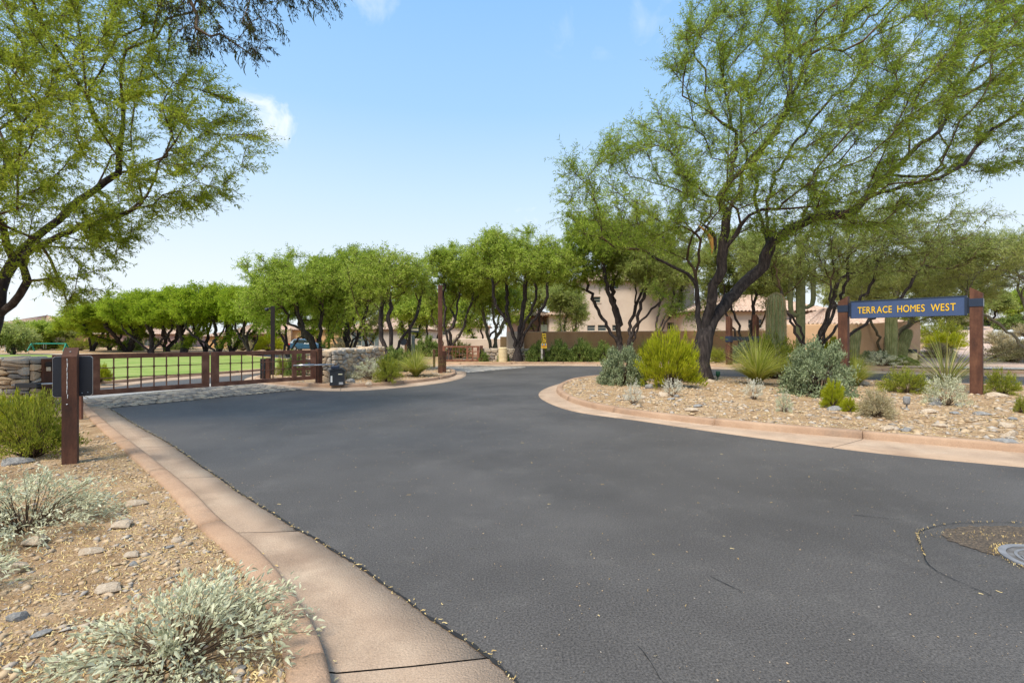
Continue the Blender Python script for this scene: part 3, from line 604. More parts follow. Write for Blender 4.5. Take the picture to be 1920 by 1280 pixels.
# --- the dark bough with hanging pods at the top, from a tree whose trunk stands left of the frame
def overhang():
    r = np.random.RandomState(9); base = np.array((-6.6, 3.2, .1)); sk = Skel(base)
    sk.limb([base, (-6.4, 3.3, 1.5), (-6.0, 3.5, 2.6)], r, ok=False, wob=.02)
    sk.limb([(-6.0, 3.5, 2.6), (-5.4, 4.0, 4.6), (-4.6, 4.6, 5.7), (-4.0, 4.8, 5.8), tuple(P3(320, -70, 5.2)), tuple(P3(370, 30, 5.1))], r, wob=.02)
    sk.limb([(-4.0, 4.8, 5.8), tuple(P3(330, -110, 5.0)), tuple(P3(420, -30, 4.9)), tuple(P3(520, -10, 4.8)), tuple(P3(590, -20, 4.8))], r, wob=.02)
    sk.limb([(-5.4, 4.0, 4.6), (-5.6, 4.2, 5.8), (-4.8, 4.4, 6.6)], r)
    A = poly_attr([(250, -90), (640, -60), (628, 12), (540, 30), (520, 70), (470, 118), (440, 90), (395, 110), (350, 90), (300, 50)], r, 95, 5.0, .5)
    B = blob_attr(r, -5.2, 4.2, 5.8, 2.2, 1.6, 1.4, 130); sk.grow(np.vstack([A, B]), r, seg=.2, pen=.15, jit=.03, up=-.1)
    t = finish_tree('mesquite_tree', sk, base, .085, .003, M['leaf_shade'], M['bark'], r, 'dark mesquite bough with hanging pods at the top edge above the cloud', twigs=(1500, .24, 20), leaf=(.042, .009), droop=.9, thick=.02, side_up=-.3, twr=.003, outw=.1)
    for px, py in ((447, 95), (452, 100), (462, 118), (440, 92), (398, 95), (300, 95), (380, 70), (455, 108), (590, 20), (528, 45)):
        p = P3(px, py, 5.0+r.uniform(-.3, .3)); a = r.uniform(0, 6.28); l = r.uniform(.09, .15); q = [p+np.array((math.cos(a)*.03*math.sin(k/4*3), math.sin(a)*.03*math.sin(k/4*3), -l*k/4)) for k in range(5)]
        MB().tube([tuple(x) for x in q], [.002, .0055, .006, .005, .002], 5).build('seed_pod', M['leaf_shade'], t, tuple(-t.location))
overhang()

# --- other trees
def stem_tree(name, px, Y, crown, label, seed, stems, leafm, n=420, twigs=(2600, .5, 13), leaf=(.16, .035), R=.17, bark=None, base_z=None, group=None, depth=None, droop=.3, lobes=8, flat=.85, tip=.009, split=.0, twr=.009, side_up=.1, lat=.9, curve=1.):
    """crown = (px0, px1, pytop, pybottom); stems = list of px offsets where each stem enters the crown"""
    r = np.random.RandomState(seed); bx = PX(px, Y); bz = landz(bx, Y)-.05 if base_z is None else base_z; base = np.array((bx, Y, bz)); sk = Skel(base)
    x0, x1 = PX(crown[0], Y), PX(crown[1], Y); z1, z0 = PZ(crown[2], Y), PZ(crown[3], Y); cx, cz = (x0+x1)/2, (z0+z1)/2; rx, rz = (x1-x0)/2, (z1-z0)/2
    fork = base+np.array((0, 0, max(.15, (z0-bz)*split))); 
    if split > 0: sk.limb([base, base*.5+fork*.5+np.array((.02, 0, 0)), fork], r, ok=False, wob=.01)
    for i, s_ in enumerate(stems):
        fork0 = fork; fork = base+(fork0-base)*(1 if i == len(stems)//2 else r.uniform(.5, .95))
        ex = PX(s_, Y); ey = Y+r.uniform(-.5, .5)*rx*.7; ez = z0+.25*(z1-z0); 
        mid = np.array((fork[0]+(ex-fork[0])*(.34+.1*r.rand()), Y+(ey-Y)*.4, fork[2]+(ez-fork[2])*(.40)))
        m2 = np.array((fork[0]+(ex-fork[0])*(.85), Y+(ey-Y)*.8, fork[2]+(ez-fork[2])*(.72)))+r.normal(0, .12, 3)*curve
        top = np.array((ex+(ex-fork[0])*.25, ey, cz+rz*.3))
        sk.limb([fork, fork*.6+mid*.4+r.normal(0, .05, 3), mid+r.normal(0, .1, 3)*curve, m2, (ex, ey, ez), top], r, wob=.05, ok=True); fork = fork0
    sk.ok[:sk.n] &= sk.p[:sk.n, 2] > z0-.15*(z1-z0)
    A = blob_attr(r, cx, Y, cz, rx, depth or rx*.9, rz, n, lobes, flat); sk.grow(A, r, seg=.45, pen=.2)
    return finish_tree(name, sk, base, R, tip, leafm, bark or M['bark'], r, label, group=group, twigs=twigs, leaf=leaf, droop=droop, flare=.35, knot=.06, thick=.05, twr=twr, side_up=side_up, lat=lat)
stem_tree('mesquite_tree', 1522, 26.5, (1395, 1830, 340, 575), 'spreading mesquite with many leaning stems behind the blue sign', 21, (1440, 1475, 1510, 1560, 1620, 1690, 1590), M['leaf_olive'], n=750, twigs=(5200, .8, 13), leaf=(.18, .028), R=.24, depth=4.2, lobes=11, side_up=0)
stem_tree('mesquite_tree', 1163, 31.8, (1040, 1200, 345, 580), 'dark stemmed mesquite leaning left before the two storey house', 22, (1100, 1130, 1150), M['leaf_mesquite'], n=380, twigs=(3600, .6, 13), leaf=(.19, .04), R=.28, split=.35)
stem_tree('mesquite_tree', 1178, 31.0, (1120, 1295, 352, 585), 'dark stemmed mesquite leaning right before the two storey house', 23, (1195, 1215, 1240), M['leaf_olive'], n=460, twigs=(4600, .6, 13), leaf=(.18, .032), R=.18, split=.3)
stem_tree('mesquite_tree', 970, 31.0, (868, 1080, 400, 580), 'mesquite with fanning black stems left of the yellow signs', 24, (925, 950, 985, 1005, 1025), M['leaf_mid'], n=520, twigs=(5200, .65, 14), leaf=(.19, .036), R=.30, split=.28, lobes=10)
stem_tree('mesquite_tree', 842, 34.0, (785, 925, 435, 600), 'mesquite spreading behind the small open far gate', 25, (810, 835, 860, 885, 895), M['leaf_mid'], n=400, twigs=(3900, .65, 13), leaf=(.20, .04), R=.2, split=.12)
stem_tree('mesquite_tree', 725, 21.6, (655, 800, 446, 605), 'thin three stemmed mesquite growing on the median between wall and tall post', 26, (665, 715, 735, 782), M['leaf_mid'], n=360, twigs=(2300, .5, 13), leaf=(.13, .026), R=.17, base_z=.1, tip=.009, twr=.006, lobes=9)
stem_tree('mesquite_tree', 598, 30.5, (466, 655, 448, 628), 'dense mesquite behind the gate with thick black forked trunks', 27, (545, 572, 600, 630, 655), M['leaf_mid'], n=560, twigs=(5000, .65, 14), leaf=(.19, .038), R=.27, base_z=.05, depth=4, lobes=11)
stem_tree('mesquite_tree', 655, 33.0, (585, 725, 432, 625), 'tall bushy mesquite rising above the rubble wall', 28, (640, 655, 675, 690), M['leaf_mesquite'], n=420, twigs=(4200, .65, 14), leaf=(.20, .045), R=.25, base_z=.05, depth=3.5)
stem_tree('mesquite_tree', 1395, 31.0, (1300, 1470, 390, 595), 'shadowed mesquite between the big tree and the fat saguaro', 29, (1350, 1380, 1405, 1440), M['leaf_olive'], n=360, twigs=(3600, .65, 13), leaf=(.20, .038), R=.17)
stem_tree('palo_verde_tree', 1655, 33.5, (1555, 1830, 470, 612), 'pale palo verde with grey green trunk behind the sign board', 30, (1615, 1650, 1690, 1740), M['leaf_pale'], n=420, twigs=(5200, .9, 14), leaf=(.24, .03), R=.25, bark=M['bark_grey'], droop=.15, tip=.012, lat=.5)
stem_tree('palo_verde_tree', 1950, 27.0, (1745, 2080, 420, 560), 'feathery pale palo verde reaching in above the right post', 31, (1850, 1900, 1960, 2000), M['leaf_pale'], n=420, twigs=(4600, .9, 14), leaf=(.22, .026), R=.2, bark=M['bark_grey'], droop=.1, lat=.45)
stem_tree('palo_verde_tree', 1062, 42.0, (1028, 1098, 520, 622), 'small grey green palo verde behind the brown wall', 32, (1050, 1062, 1080), M['leaf_olive'], n=160, twigs=(1700, .8, 12), leaf=(.26, .045), R=.14, bark=M['bark_grey'], tip=.02, base_z=.1)
stem_tree('palo_verde_tree', 925, 38.0, (870, 975, 470, 610), 'grey trunked tree between the garden wall and the pillar', 33, (905, 925, 950), M['leaf_mid'], n=240, twigs=(2500, .7, 12), leaf=(.24, .05), R=.24, bark=M['bark_grey'], tip=.016)
for px, Y, crown, st, lb, sd_, lm in ((800, 58, (740, 880, 530, 632), (780, 800, 830), 'hazy green tree filling the gap left of the tall rusty post', 43, 'leaf_mid'), (905, 54, (850, 985, 500, 628), (880, 905, 935), 'green tree behind the pillar end of the brown wall', 44, 'leaf_mid'), (690, 62, (620, 760, 520, 618), (660, 690, 720), 'green tree top over the shuttered house roof', 45, 'leaf_olive'), (1010, 58, (960, 1070, 500, 600), (990, 1010, 1035), 'tree behind the low tiled gable', 46, 'leaf_olive'), (1445, 56, (1380, 1530, 470, 590), (1420, 1445, 1480), 'green tree behind the long single storey roof', 47, 'leaf_olive'), (1600, 58, (1540, 1690, 480, 600), (1575, 1600, 1640), 'pale tree behind the garage wing roof', 48, 'leaf_pale'), (635, 60, (590, 690, 540, 632), (620, 640, 655), 'low tree beside the orange garage', 49, 'leaf_alley'), (765, 48, (700, 850, 520, 618), (750, 770, 790), 'young dark stemmed tree before the beige garden wall, right of the round sign', 34, 'leaf_mid'), (540, 42, (470, 600, 520, 612), (515, 530, 585, 592), 'low tree right of the black camera pole', 35, 'leaf_alley'),
        (1225, 50, (1190, 1330, 430, 570), (1240, 1262, 1280), 'hazy tree top beside the tall house roof', 36, 'leaf_olive'), (1855, 62, (1795, 1890, 540, 600), (1830, 1850, 1865), 'round olive tree beyond the climbing path', 37, 'leaf_olive'), (1915, 66, (1880, 1975, 530, 600), (1905, 1920, 1940), 'bushy tree at the right edge above the far hut', 38, 'leaf_mid'),
        (1790, 58, (1735, 1835, 545, 612), (1770, 1790, 1810), 'shrubby tree left of the climbing path', 39, 'leaf_olive'), (60, 66, (10, 105, 592, 648), (45, 62, 80), 'small dark tree behind the swing frame', 40, 'leaf_mid'), (118, 70, (78, 150, 596, 650), (105, 120, 130), 'pale tree behind the near rusty post', 41, 'leaf_pale'), (22, 46, (-40, 46, 608, 652), (5, 20, 30), 'pale palo verde beside the climbing frame', 42, 'leaf_pale')):
    stem_tree('background_tree', px, Y, crown, lb, sd_, st, M[lm], n=200, twigs=(2000, .8, 11), leaf=(.32, .075), R=.16, tip=.022, twr=.014, base_z=.05 if px < 600 else None)
# row of mesquites beyond the lawn: two prototypes, then copies
alley = [(172, 60, 128, 245, 572), (205, 66, 150, 250, 585), (238, 56, 150, 310, 548), (283, 50, 205, 350, 535), (312, 58, 250, 400, 528), (346, 50, 262, 400, 528), (385, 54, 330, 440, 528), (408, 47, 330, 480, 520), (436, 52, 390, 500, 522), (468, 44, 405, 520, 525), (330, 70, 280, 380, 560), (262, 72, 200, 320, 560)]
protos = []
for i, (px, Y, x0, x1, yt) in enumerate(alley):
    lab = ('leftmost low crowned tree of the row beyond the lawn' if i == 0 else 'tree of the row beyond the lawn, trunk seen above the gate rail about %s' % ('just right of the rusty post panel', 'a quarter along the left leaf', 'mid left leaf', 'three fifths along the left leaf', 'near the latch end of the left leaf', 'right where the two leaves meet', 'just right of the meeting stiles', 'a third along the right leaf', 'just left of the black camera pole', 'mid left leaf, in the back rank', 'a third along the left leaf, in the back rank')[i-1])
    if i < 3:
        px, Y, x0, x1, yt = alley[(3, 7, 8)[i]]; lab2 = lab
        t = stem_tree('row_tree', px, Y, (x0, x1, yt, 636), lab, 60+i, [(x0+x1)/2+(x1-x0)*q for q in ((-.25, -.05, .2), (-.3, -.1, .12, .28), (-.2, .05, .25))[i]], M['leaf_alley'], n=380, twigs=(3800, .75, 13), leaf=(.27, .06), R=.26, base_z=.05, group='row of trees beyond the lawn', flat=.25, lobes=9, tip=.02, twr=.012, lat=.8, droop=.1, side_up=.1)
        t['w'] = (x1-x0)/F*Y; t['h'] = PZ(yt, Y); protos.append(t)
for i, (px, Y, x0, x1, yt) in enumerate(alley):
    lab = protos[0]['label'] if i == 0 else None
    names = ['leftmost low crowned tree of the row beyond the lawn', 'back tree of the row showing just right of the near rusty post', 'tree of the row above the first bars of the left gate leaf', 'tree of the row standing above the third bar of the left gate leaf', 'forked tree of the row above the middle of the left gate leaf', 'tree of the row above the fifth bar of the left gate leaf', 'leaning tree of the row left of where the gate leaves meet', 'tall tree of the row above the meeting of the gate leaves', 'tree of the row just right of the meeting gate stiles', 'tree of the row just left of the black camera pole', 'back tree of the row seen behind the middle of the left leaf', 'distant tree of the row behind its second and third trunks']
    s_ = {3: 0, 7: 1, 8: 2}.get(i)
    if s_ is not None: protos[s_]['label'] = names[i]; continue
    p = protos[i % 3]; c = p.copy(); C.objects.link(c); c.location = (PX(px, Y), Y, .05); k = ((x1-x0)/F*Y)/p['w']; kz = PZ(yt, Y)/p['h']; c.scale = (k, k, kz); c.rotation_euler = (0, 0, rnd.uniform(0, 6.28)); c['label'] = names[i]
    for ch in list(p.children):
        d = ch.copy(); C.objects.link(d); d.parent = c
for p in protos: del p['w'], p['h']
for o in C.objects:
    for k in ('w', 'h'):
        if k in o.keys(): del o[k]
# ------------------------------------------------------------------ low plants
def dome_stems(r, n, rad, h, up=.5, curve=.3, spread=1., seg=4, r0=.008, r1=.003):
    a = r.uniform(0, 2*np.pi, n); e = np.arccos(np.clip(1-r.rand(n)*spread, -1, 1)); D = np.stack([np.cos(a)*np.sin(e), np.sin(a)*np.sin(e), np.cos(e)], 1)
    L = np.array([rad, rad, h])*r.uniform(.7, 1.02, (n, 1)); E = D*L; P0 = np.stack([np.cos(a), np.sin(a), 0*a], 1)*rad*.06; t = np.linspace(0, 1, seg+1)
    pts = [P0+(E-P0)*tt+np.array((0, 0, 1.))*(h*curve*math.sin(math.pi*tt)*.35)+r.normal(0, .015*rad, (n, 3))*tt for tt in t]
    parts = [prism3(pts[k], pts[k+1], r0+(r1-r0)*k/seg, r0+(r1-r0)*(k+1)/seg) for k in range(seg)]
    return np.stack(pts, 1), parts
def leaves_on(r, PT, n, t0, LL, LW, upb=.4, along=.5, rnd_=.8, spread=.05, stiff=False):
    ns, k = PT.shape[:2]; q = r.randint(0, ns, n); t = (t0+(1-t0)*r.rand(n)**.7)*(k-1); i = np.clip(t.astype(int), 0, k-2); X = PT[q, i]+(PT[q, i+1]-PT[q, i])*(t-i)[:, None]; dd = nrmz(PT[q, i+1]-PT[q, i])
    X = X+r.normal(0, spread, (n, 3)); X[:, 2] = np.maximum(X[:, 2], .015); ld = nrmz(dd*along+r.normal(0, rnd_*.6, (n, 3))+np.array((0, 0, upb))); S = nrmz(np.cross(ld, r.normal(0, 1, (n, 3))))
    return kites(X, ld, S, r.uniform(.6, 1.3, n)*LL, r.uniform(.7, 1.3, n)*LW)
def plant_meshes(kind, seed, rad=1., h=1., dens=1.):
    r = np.random.RandomState(seed); N = lambda x: int(x*dens)
    if kind == 'sage':
        PT, st = dome_stems(r, N(130), rad*.96, h*.95, spread=1.25, curve=.5); lf = [leaves_on(r, PT, N(15000), .55, .06, .026, .5, .6, .9, .045)]; m = 'leaf_sage'; mn = 'foliage'
    elif kind == 'gold':
        PT, st = dome_stems(r, N(150), rad, h, spread=.95, curve=.2); lf = [leaves_on(r, PT, N(15000), .45, .085, .014, .8, .9, .45, .03)]; m = 'leaf_gold'; mn = 'foliage'
    elif kind == 'green':
        PT, st = dome_stems(r, N(110), rad, h, spread=.95, curve=.2); lf = [leaves_on(r, PT, N(9000), .4, .06, .018, .5, .8, .7, .035)]; m = 'leaf_green'; mn = 'foliage'
    elif kind == 'dark':
        PT, st = dome_stems(r, N(100), rad, h, spread=1.2, curve=.5); lf = [leaves_on(r, PT, N(8000), .5, .09, .035, .5, .6, .9, .05)]; m = 'leaf_dark'; mn = 'foliage'
    elif kind == 'straw':
        PT, st = dome_stems(r, N(120), rad, h, spread=1.1, curve=.4); lf = [leaves_on(r, PT, N(6500), .35, .085, .02, .4, .7, .8, .05)]; m = 'leaf_straw'; mn = 'foliage'
    elif kind == 'silver':
        PT, st = dome_stems(r, N(70), rad, h, spread=.95, curve=.25, r0=.006, r1=.002); lf = [leaves_on(r, PT, N(3600), .5, .055, .026, .3, .5, .9, .03)]; m = 'leaf_silver'; mn = 'foliage'
    elif kind == 'white':
        PT, st = dome_stems(r, N(60), rad, h, spread=.75, curve=.2, r0=.006, r1=.002); lf = [leaves_on(r, PT, N(2600), .5, .05, .022, .2, .4, .9, .025)]; m = 'leaf_white'; mn = 'foliage'
    V, Fq = join(st); V2, F2 = join(lf)
    return [('stems', meshnp('stems', V, Fq, M['twig'])), (mn, meshnp('foliage', V2, F2, M[m]))]
def blades(r, n, rad, h, width, droop, base_r=.06, seg=6, tall=.25):
    a = r.uniform(0, 2*np.pi, n); e = r.rand(n)**.5; out = np.stack([np.cos(a), np.sin(a), 0*a], 1); b = out*base_r*r.rand(n, 1); L = r.uniform(.6, 1.05, n)[:, None]
    t = np.linspace(0, 1, seg+1); Ctr = []
    for tt in t: Ctr.append(b+out*(rad*e[:, None]*L*(tt*(.45+.55*tt)))+np.array((0, 0, 1.))*(h*L*((1-e[:, None]*.35)*tt-droop*e[:, None]*tt*tt)))
    Ct = np.stack(Ctr, 1); S = np.stack([-np.sin(a+.3*r.normal(0, 1, n)), np.cos(a), 0*a], 1); Wd = width*np.array([.8, 1, .95, .8, .6, .35, .06])[:seg+1]
    V = np.stack([Ct-S[:, None]*Wd[None, :, None]/2, Ct+S[:, None]*Wd[None, :, None]/2], 2); m_ = (seg+1)*2; i = np.arange(seg)*2
    Fq = (np.arange(n)[:, None, None]*m_+np.stack([i, i+1, i+3, i+2], 1)[None]).reshape(-1, 4); return V.reshape(-1, 3), Fq
PROTO = {}
def plant(kind, px, py, width_px, height_px, label, bed_=None, variant=0, Y=None, cat='shrub', group=None, name=None, dens=1.):
    """place one plant; its base stands at pixel (px,py) of the ground, or at depth Y"""
    if Y is None:
        x, y = G(px, py, .12); 
        z = bedz(bed_, x, y) if bed_ else .12
    else:
        y = Y; x = PX(px, Y); z = landz(x, y) if bed_ is None else bedz(bed_, x, y)
    key = (kind, variant)
    if key not in PROTO:
        if kind == 'bunch': 
            r = np.random.RandomState(90+variant); PROTO[key] = [('blades', meshnp('blades', *blades(r, 900, 1.7, 1.15, .014, .36), M['grass'])), ('seed_stalks', meshnp('stalks', *blades(r, 80, 1.8, 1.3, .011, .5), M['leaf_straw']))]
        elif kind == 'sotol':
            r = np.random.RandomState(95+variant); PROTO[key] = [('blades', meshnp('blades', *blades(r, 120, 1.7, 1.25, .013, .05), M['sotol'])), ('dry_blades', meshnp('dry', *blades(r, 40, 1.9, 1.0, .010, .2), M['leaf_straw']))]
        else: PROTO[key] = plant_meshes(kind, 50+variant*7+len(kind), dens=dens)
    root = empty(name or {'sage': 'sage_bush', 'gold': 'turpentine_bush', 'green': 'creosote_bush', 'dark': 'dark_shrub', 'straw': 'dry_shrub', 'silver': 'brittlebush', 'white': 'pale_twiggy_shrub', 'bunch': 'bunch_grass', 'sotol': 'desert_spoon'}[kind], (x, y, z-.02), rnd.uniform(0, 6.28), label=label, cat='grass clump' if kind in ('bunch',) else 'plant' if kind == 'sotol' else cat, group=group)
    w_ = width_px/F*y/2*1.1; h_ = height_px/F*y*1.15; root.scale = (w_, w_, h_)
    for nm, me in PROTO[key]: put(bpy.data.objects.new(nm, me), root)
    return root
IS = 'island_gravel_bed'; LB = 'left_gravel_bed'; MD = 'median_gravel_bed'
plant('sage', 1167, 723, 92, 72, 'rounded grey green sage bush at the left end of the island', IS)
plant('gold', 1252, 728, 120, 106, 'bright yellow green feathery bush left of the forked trunk', IS)
plant('bunch', 1420, 722, 125, 92, 'tall yellow green grass clump before the fat saguaro', IS)
plant('green', 1455, 714, 110, 78, 'green bush behind the tall grass clump at the saguaro foot', IS, Y=16.9)
plant('sage', 1534, 742, 128, 98, 'big grey green sage bush left of the left sign post', IS, 1)
plant('gold', 1562, 766, 44, 50, 'small yellow green bush in front of the left sign post', IS, 1)
plant('gold', 1592, 773, 32, 26, 'tiny yellow shoot beside the small bush near the sign post', IS, 1)
plant('white', 1414, 750, 48, 44, 'small whitish flowering shrub before the tall grass clump', IS)
plant('white', 1187, 757, 38, 46, 'pale twiggy seedling near the island tip', IS, 1)
plant('white', 1262, 743, 48, 38, 'dry pale shrub under the bright yellow green bush', IS)
plant('silver', 1470, 776, 34, 40, 'sparse silvery seedling between the white shrub and big sage', IS)
plant('straw', 1643, 783, 66, 48, 'low twiggy shrub at the island front right of centre', IS)
plant('green', 1700, 736, 92, 46, 'straggly green shrub under the middle of the sign board', IS, 1)
plant('sotol', 1775, 726, 170, 92, 'spiky desert spoon with long stiff blades left of the right sign post', IS)
plant('silver', 1775, 762, 76, 62, 'silvery twiggy brittlebush in front of the spiky plant', IS, 1)
plant('green', 1878, 742, 62, 46, 'small wind leaning green bush right of the right sign post', IS)
plant('green', 1914, 778, 22, 34, 'little shrub cut by the right edge of the picture', IS, 1)
plant('bunch', 1605, 724, 70, 66, 'thin dry grass tuft just right of the left sign post', IS, 1)
# median
plant('silver', 693, 711, 70, 38, 'silvery low shrub in front of the rubble wall', MD)
plant('green', 727, 716, 58, 48, 'small green bush left of the large yellow grass clump', MD)
plant('bunch', 722, 712, 44, 30, 'small yellow grass tuft at the kerb of the median', MD, 1)
plant('bunch', 780, 705, 84, 58, 'large yellow green grass clump on the median left of the tall rusty post', MD)
plant('dark', 743, 697, 60, 42, 'dark green bush behind the yellow grass clump on the median', MD)
plant('silver', 650, 712, 26, 14, 'tiny low plant between operator box and silvery shrub', MD)
# left bed
plant('sage', 25, 762, 110, 40, 'low grey green bush at the foot of the left stone wall', None, 2, Y=8.2)
plant('green', 60, 856, 150, 122, 'dense yellow green creosote bush left of the near rusty post', LB, 2)
plant('gold', 25, 830, 110, 90, 'yellow green bush cut by the left picture edge', LB, 2)
# behind the gate
plant('gold', 185, 727, 44, 34, 'yellow green bush on the lawn edge seen through the left gate leaf', None, Y=15.8)
plant('green', 530, 704, 28, 34, 'small bush behind the right leaf beside the dark pole', None, Y=18.8)
plant('dark', 556, 702, 44, 44, 'green shrub seen through the hinge panel of the right leaf', None, Y=18.6)
# far side row
row = [(905, 681, 24, 20), (944, 681, 24, 18), (1008, 680, 46, 34), (1050, 679, 50, 36), (1092, 679, 50, 38), (1132, 679, 44, 34), (1072, 681, 24, 16)]
nmz = ['small yellowish shrub between the far gate and the tan ribbed box', 'low green shrub before the tan ribbed box', 'dark round shrub behind the yellow signs', 'second dark shrub right of the yellow signs', 'third dark shrub right of the yellow signs', 'dark shrub behind the left end sage bush', 'tiny green plant at the far kerb among the dark shrubs']
for (px, py, w_, h_), nm in zip(row, nmz): plant('dark', px, py, w_, h_, nm, None, 1, Y=30.9, group='dark shrubs before the brown wall')
for px, w_, h_, nm in ((1048, 40, 46, 'pale seeding grass rising behind the second dark shrub'), (1100, 44, 46, 'green seeding grass against the brown wall behind the third dark shrub'), (1210, 46, 46, 'seeding grass against the brown wall left of the big trunk'), (1340, 40, 30, 'green tuft at the wall foot right of the big trunk')): plant('bunch', px, 679, w_, h_, nm, None, 1, Y=32.2)
for k, px, Y, w_, h_, nm in (('gold', 1560, 29, 60, 46, 'yellow green bush before the lit-coloured wall left of the left sign post'), ('sage', 1640, 29.5, 56, 22, 'low grey shrub below the leaning barrel cactus'), ('silver', 1655, 25.5, 80, 26, 'low silvery scrub along the far kerb under the sign'), ('dark', 1695, 25.3, 50, 18, 'dark low shrub at the far kerb below the pale stalks'), ('straw', 1760, 33, 60, 26, 'straw coloured brush beside the climbing path'),
        ('green', 1765, 44, 80, 48, 'large olive bush left of the climbing path'), ('gold', 1772, 40, 66, 30, 'yellow flowering brush beside the black utility box'), ('straw', 1895, 29, 92, 38, 'wide straw coloured brush right of the right sign post'), ('straw', 1870, 44, 60, 24, 'dry brush on the slope above the wide straw brush'), ('dark', 1898, 58, 56, 24, 'round dark shrub on the far slope at the right edge'),
        ('straw', 1800, 62, 46, 18, 'low dry brush at the top of the climbing path'), ('sage', 1400, 29, 60, 40, 'blue green shrub behind the tall grass clump'), ('gold', 1432, 30, 50, 48, 'yellow green bush before the wall left of the fat saguaro'), ('green', 1345, 29.5, 34, 26, 'green tuft beyond the cross street right of the big trunk'), ('dark', 800, 40, 60, 34, 'dark hedge bush behind the tall rusty post'),
        ('green', 860, 37, 60, 34, 'leafy green plants behind the far gate'), ('straw', 645, 44, 60, 30, 'dry shrub behind the rubble wall'), ('gold', 505, 60, 60, 30, 'yellow green brush below the porch house'), ('straw', 455, 62, 44, 26, 'dry grass brush before the porch'), ('dark', 245, 62, 40, 22, 'round clipped green shrub behind the row of trees'), ('green', 150, 64, 60, 22, 'low green hedge right of the swing frame'),
        ('dark', 330, 66, 24, 12, 'small clipped shrub under the row of trees'), ('green', 85, 68, 60, 16, 'thin hedge behind the swing frame'), ('straw', 1905, 36, 70, 26, 'lower dry brush at the right edge beyond the street'), ('green', 1700, 52, 60, 46, 'olive bush behind the board right end'), ('green', 1600, 25.6, 40, 16, 'low weeds at the far kerb right of the left sign post'), ('dark', 1820, 75, 40, 16, 'far clipped bush near the white sign'), ('straw', 1925, 50, 50, 24, 'dry bush on the slope by the right edge')):
    plant(k, px, None, w_, h_, nm, None, {'dark': 1, 'green': 1, 'gold': 1}.get(k, 0), Y=Y)

# --- the two silvery brittlebushes close to the camera
def near_brittle(label, cx, cy, rad, h, ns, nl, seed, spread=1.1, lean=(0, 0)):
    r = np.random.RandomState(seed); PT, st = dome_stems(r, ns, rad, h, spread=spread, curve=.35, seg=5, r0=.0035, r1=.0012)
    PT[..., 0] += PT[..., 2]*lean[0]; PT[..., 1] += PT[..., 2]*lean[1]
    st = [prism3(PT[:, k], PT[:, k+1], .0035-.0005*k, .003-.0005*k) for k in range(5)]
    k = PT.shape[1]; q = r.randint(0, ns, nl); t = (.35+.65*r.rand(nl)**.6)*(k-1); i = np.clip(t.astype(int), 0, k-2); X = PT[q, i]+(PT[q, i+1]-PT[q, i])*(t-i)[:, None]; dd = nrmz(PT[q, i+1]-PT[q, i])
    # short side shoots
    sh = nrmz(dd*.5+r.normal(0, .6, (nl, 3))+np.array((0, 0, .35)))*r.uniform(0, .055, (nl, 1)); X = X+sh; X[:, 2] = np.maximum(X[:, 2], .01)
    D = nrmz(dd*.5+nrmz(sh+1e-6)*.6+r.normal(0, .4, (nl, 3))+np.array((0, 0, .25))); S = nrmz(np.cross(D, r.normal(0, 1, (nl, 3)))); Nn = np.cross(D, S); L = r.uniform(.016, .044, nl)[:, None]; W_ = L*r.uniform(.24, .38, (nl, 1)); dr = -.25*L*np.array((0, 0, 1.))
    v = [X, X+D*L*.33+S*W_*.5+Nn*W_*.22, X+D*L*.36-Nn*0, X+D*L*.33-S*W_*.5+Nn*W_*.22, X+D*L*.7+S*W_*.34+Nn*W_*.15+dr*.4, X+D*L*.72+dr*.4, X+D*L*.7-S*W_*.34+Nn*W_*.15+dr*.4, X+D*L+dr]
    V = np.stack(v, 1).reshape(-1, 3); b = np.arange(nl)[:, None]*8
    T = np.concatenate([b+np.array([[0, 2, 1]]), b+np.array([[0, 3, 2]]), b+np.array([[4, 5, 7]]), b+np.array([[5, 6, 7]])]); Q = np.concatenate([b+np.array([[1, 2, 5, 4]]), b+np.array([[2, 3, 6, 5]])])
    z = bedz(LB, cx, cy); root = empty('brittlebush', (cx, cy, z-.01), label=label, cat='shrub'); Vs, Fs = join(st)
    mk('stems', Vs, Fs, M['twig'], root); mk('foliage', V, [T, Q], M['leaf_silver'], root)
x, y = G(330, 1240, .12); near_brittle('large silvery brittlebush in the bottom left foreground spilling over the kerb', x, y, .56, .31, 130, 5200, 71, 1.15, (.15, .1))
x, y = G(50, 990, .12); near_brittle('silvery green brittlebush left of the foot of the near rusty post', x, y, .66, .42, 130, 6000, 72, 1.15)
x, y = G(-120, 1120, .12); near_brittle('silvery brittlebush at the left picture edge', x, y, .35, .28, 60, 1500, 73)

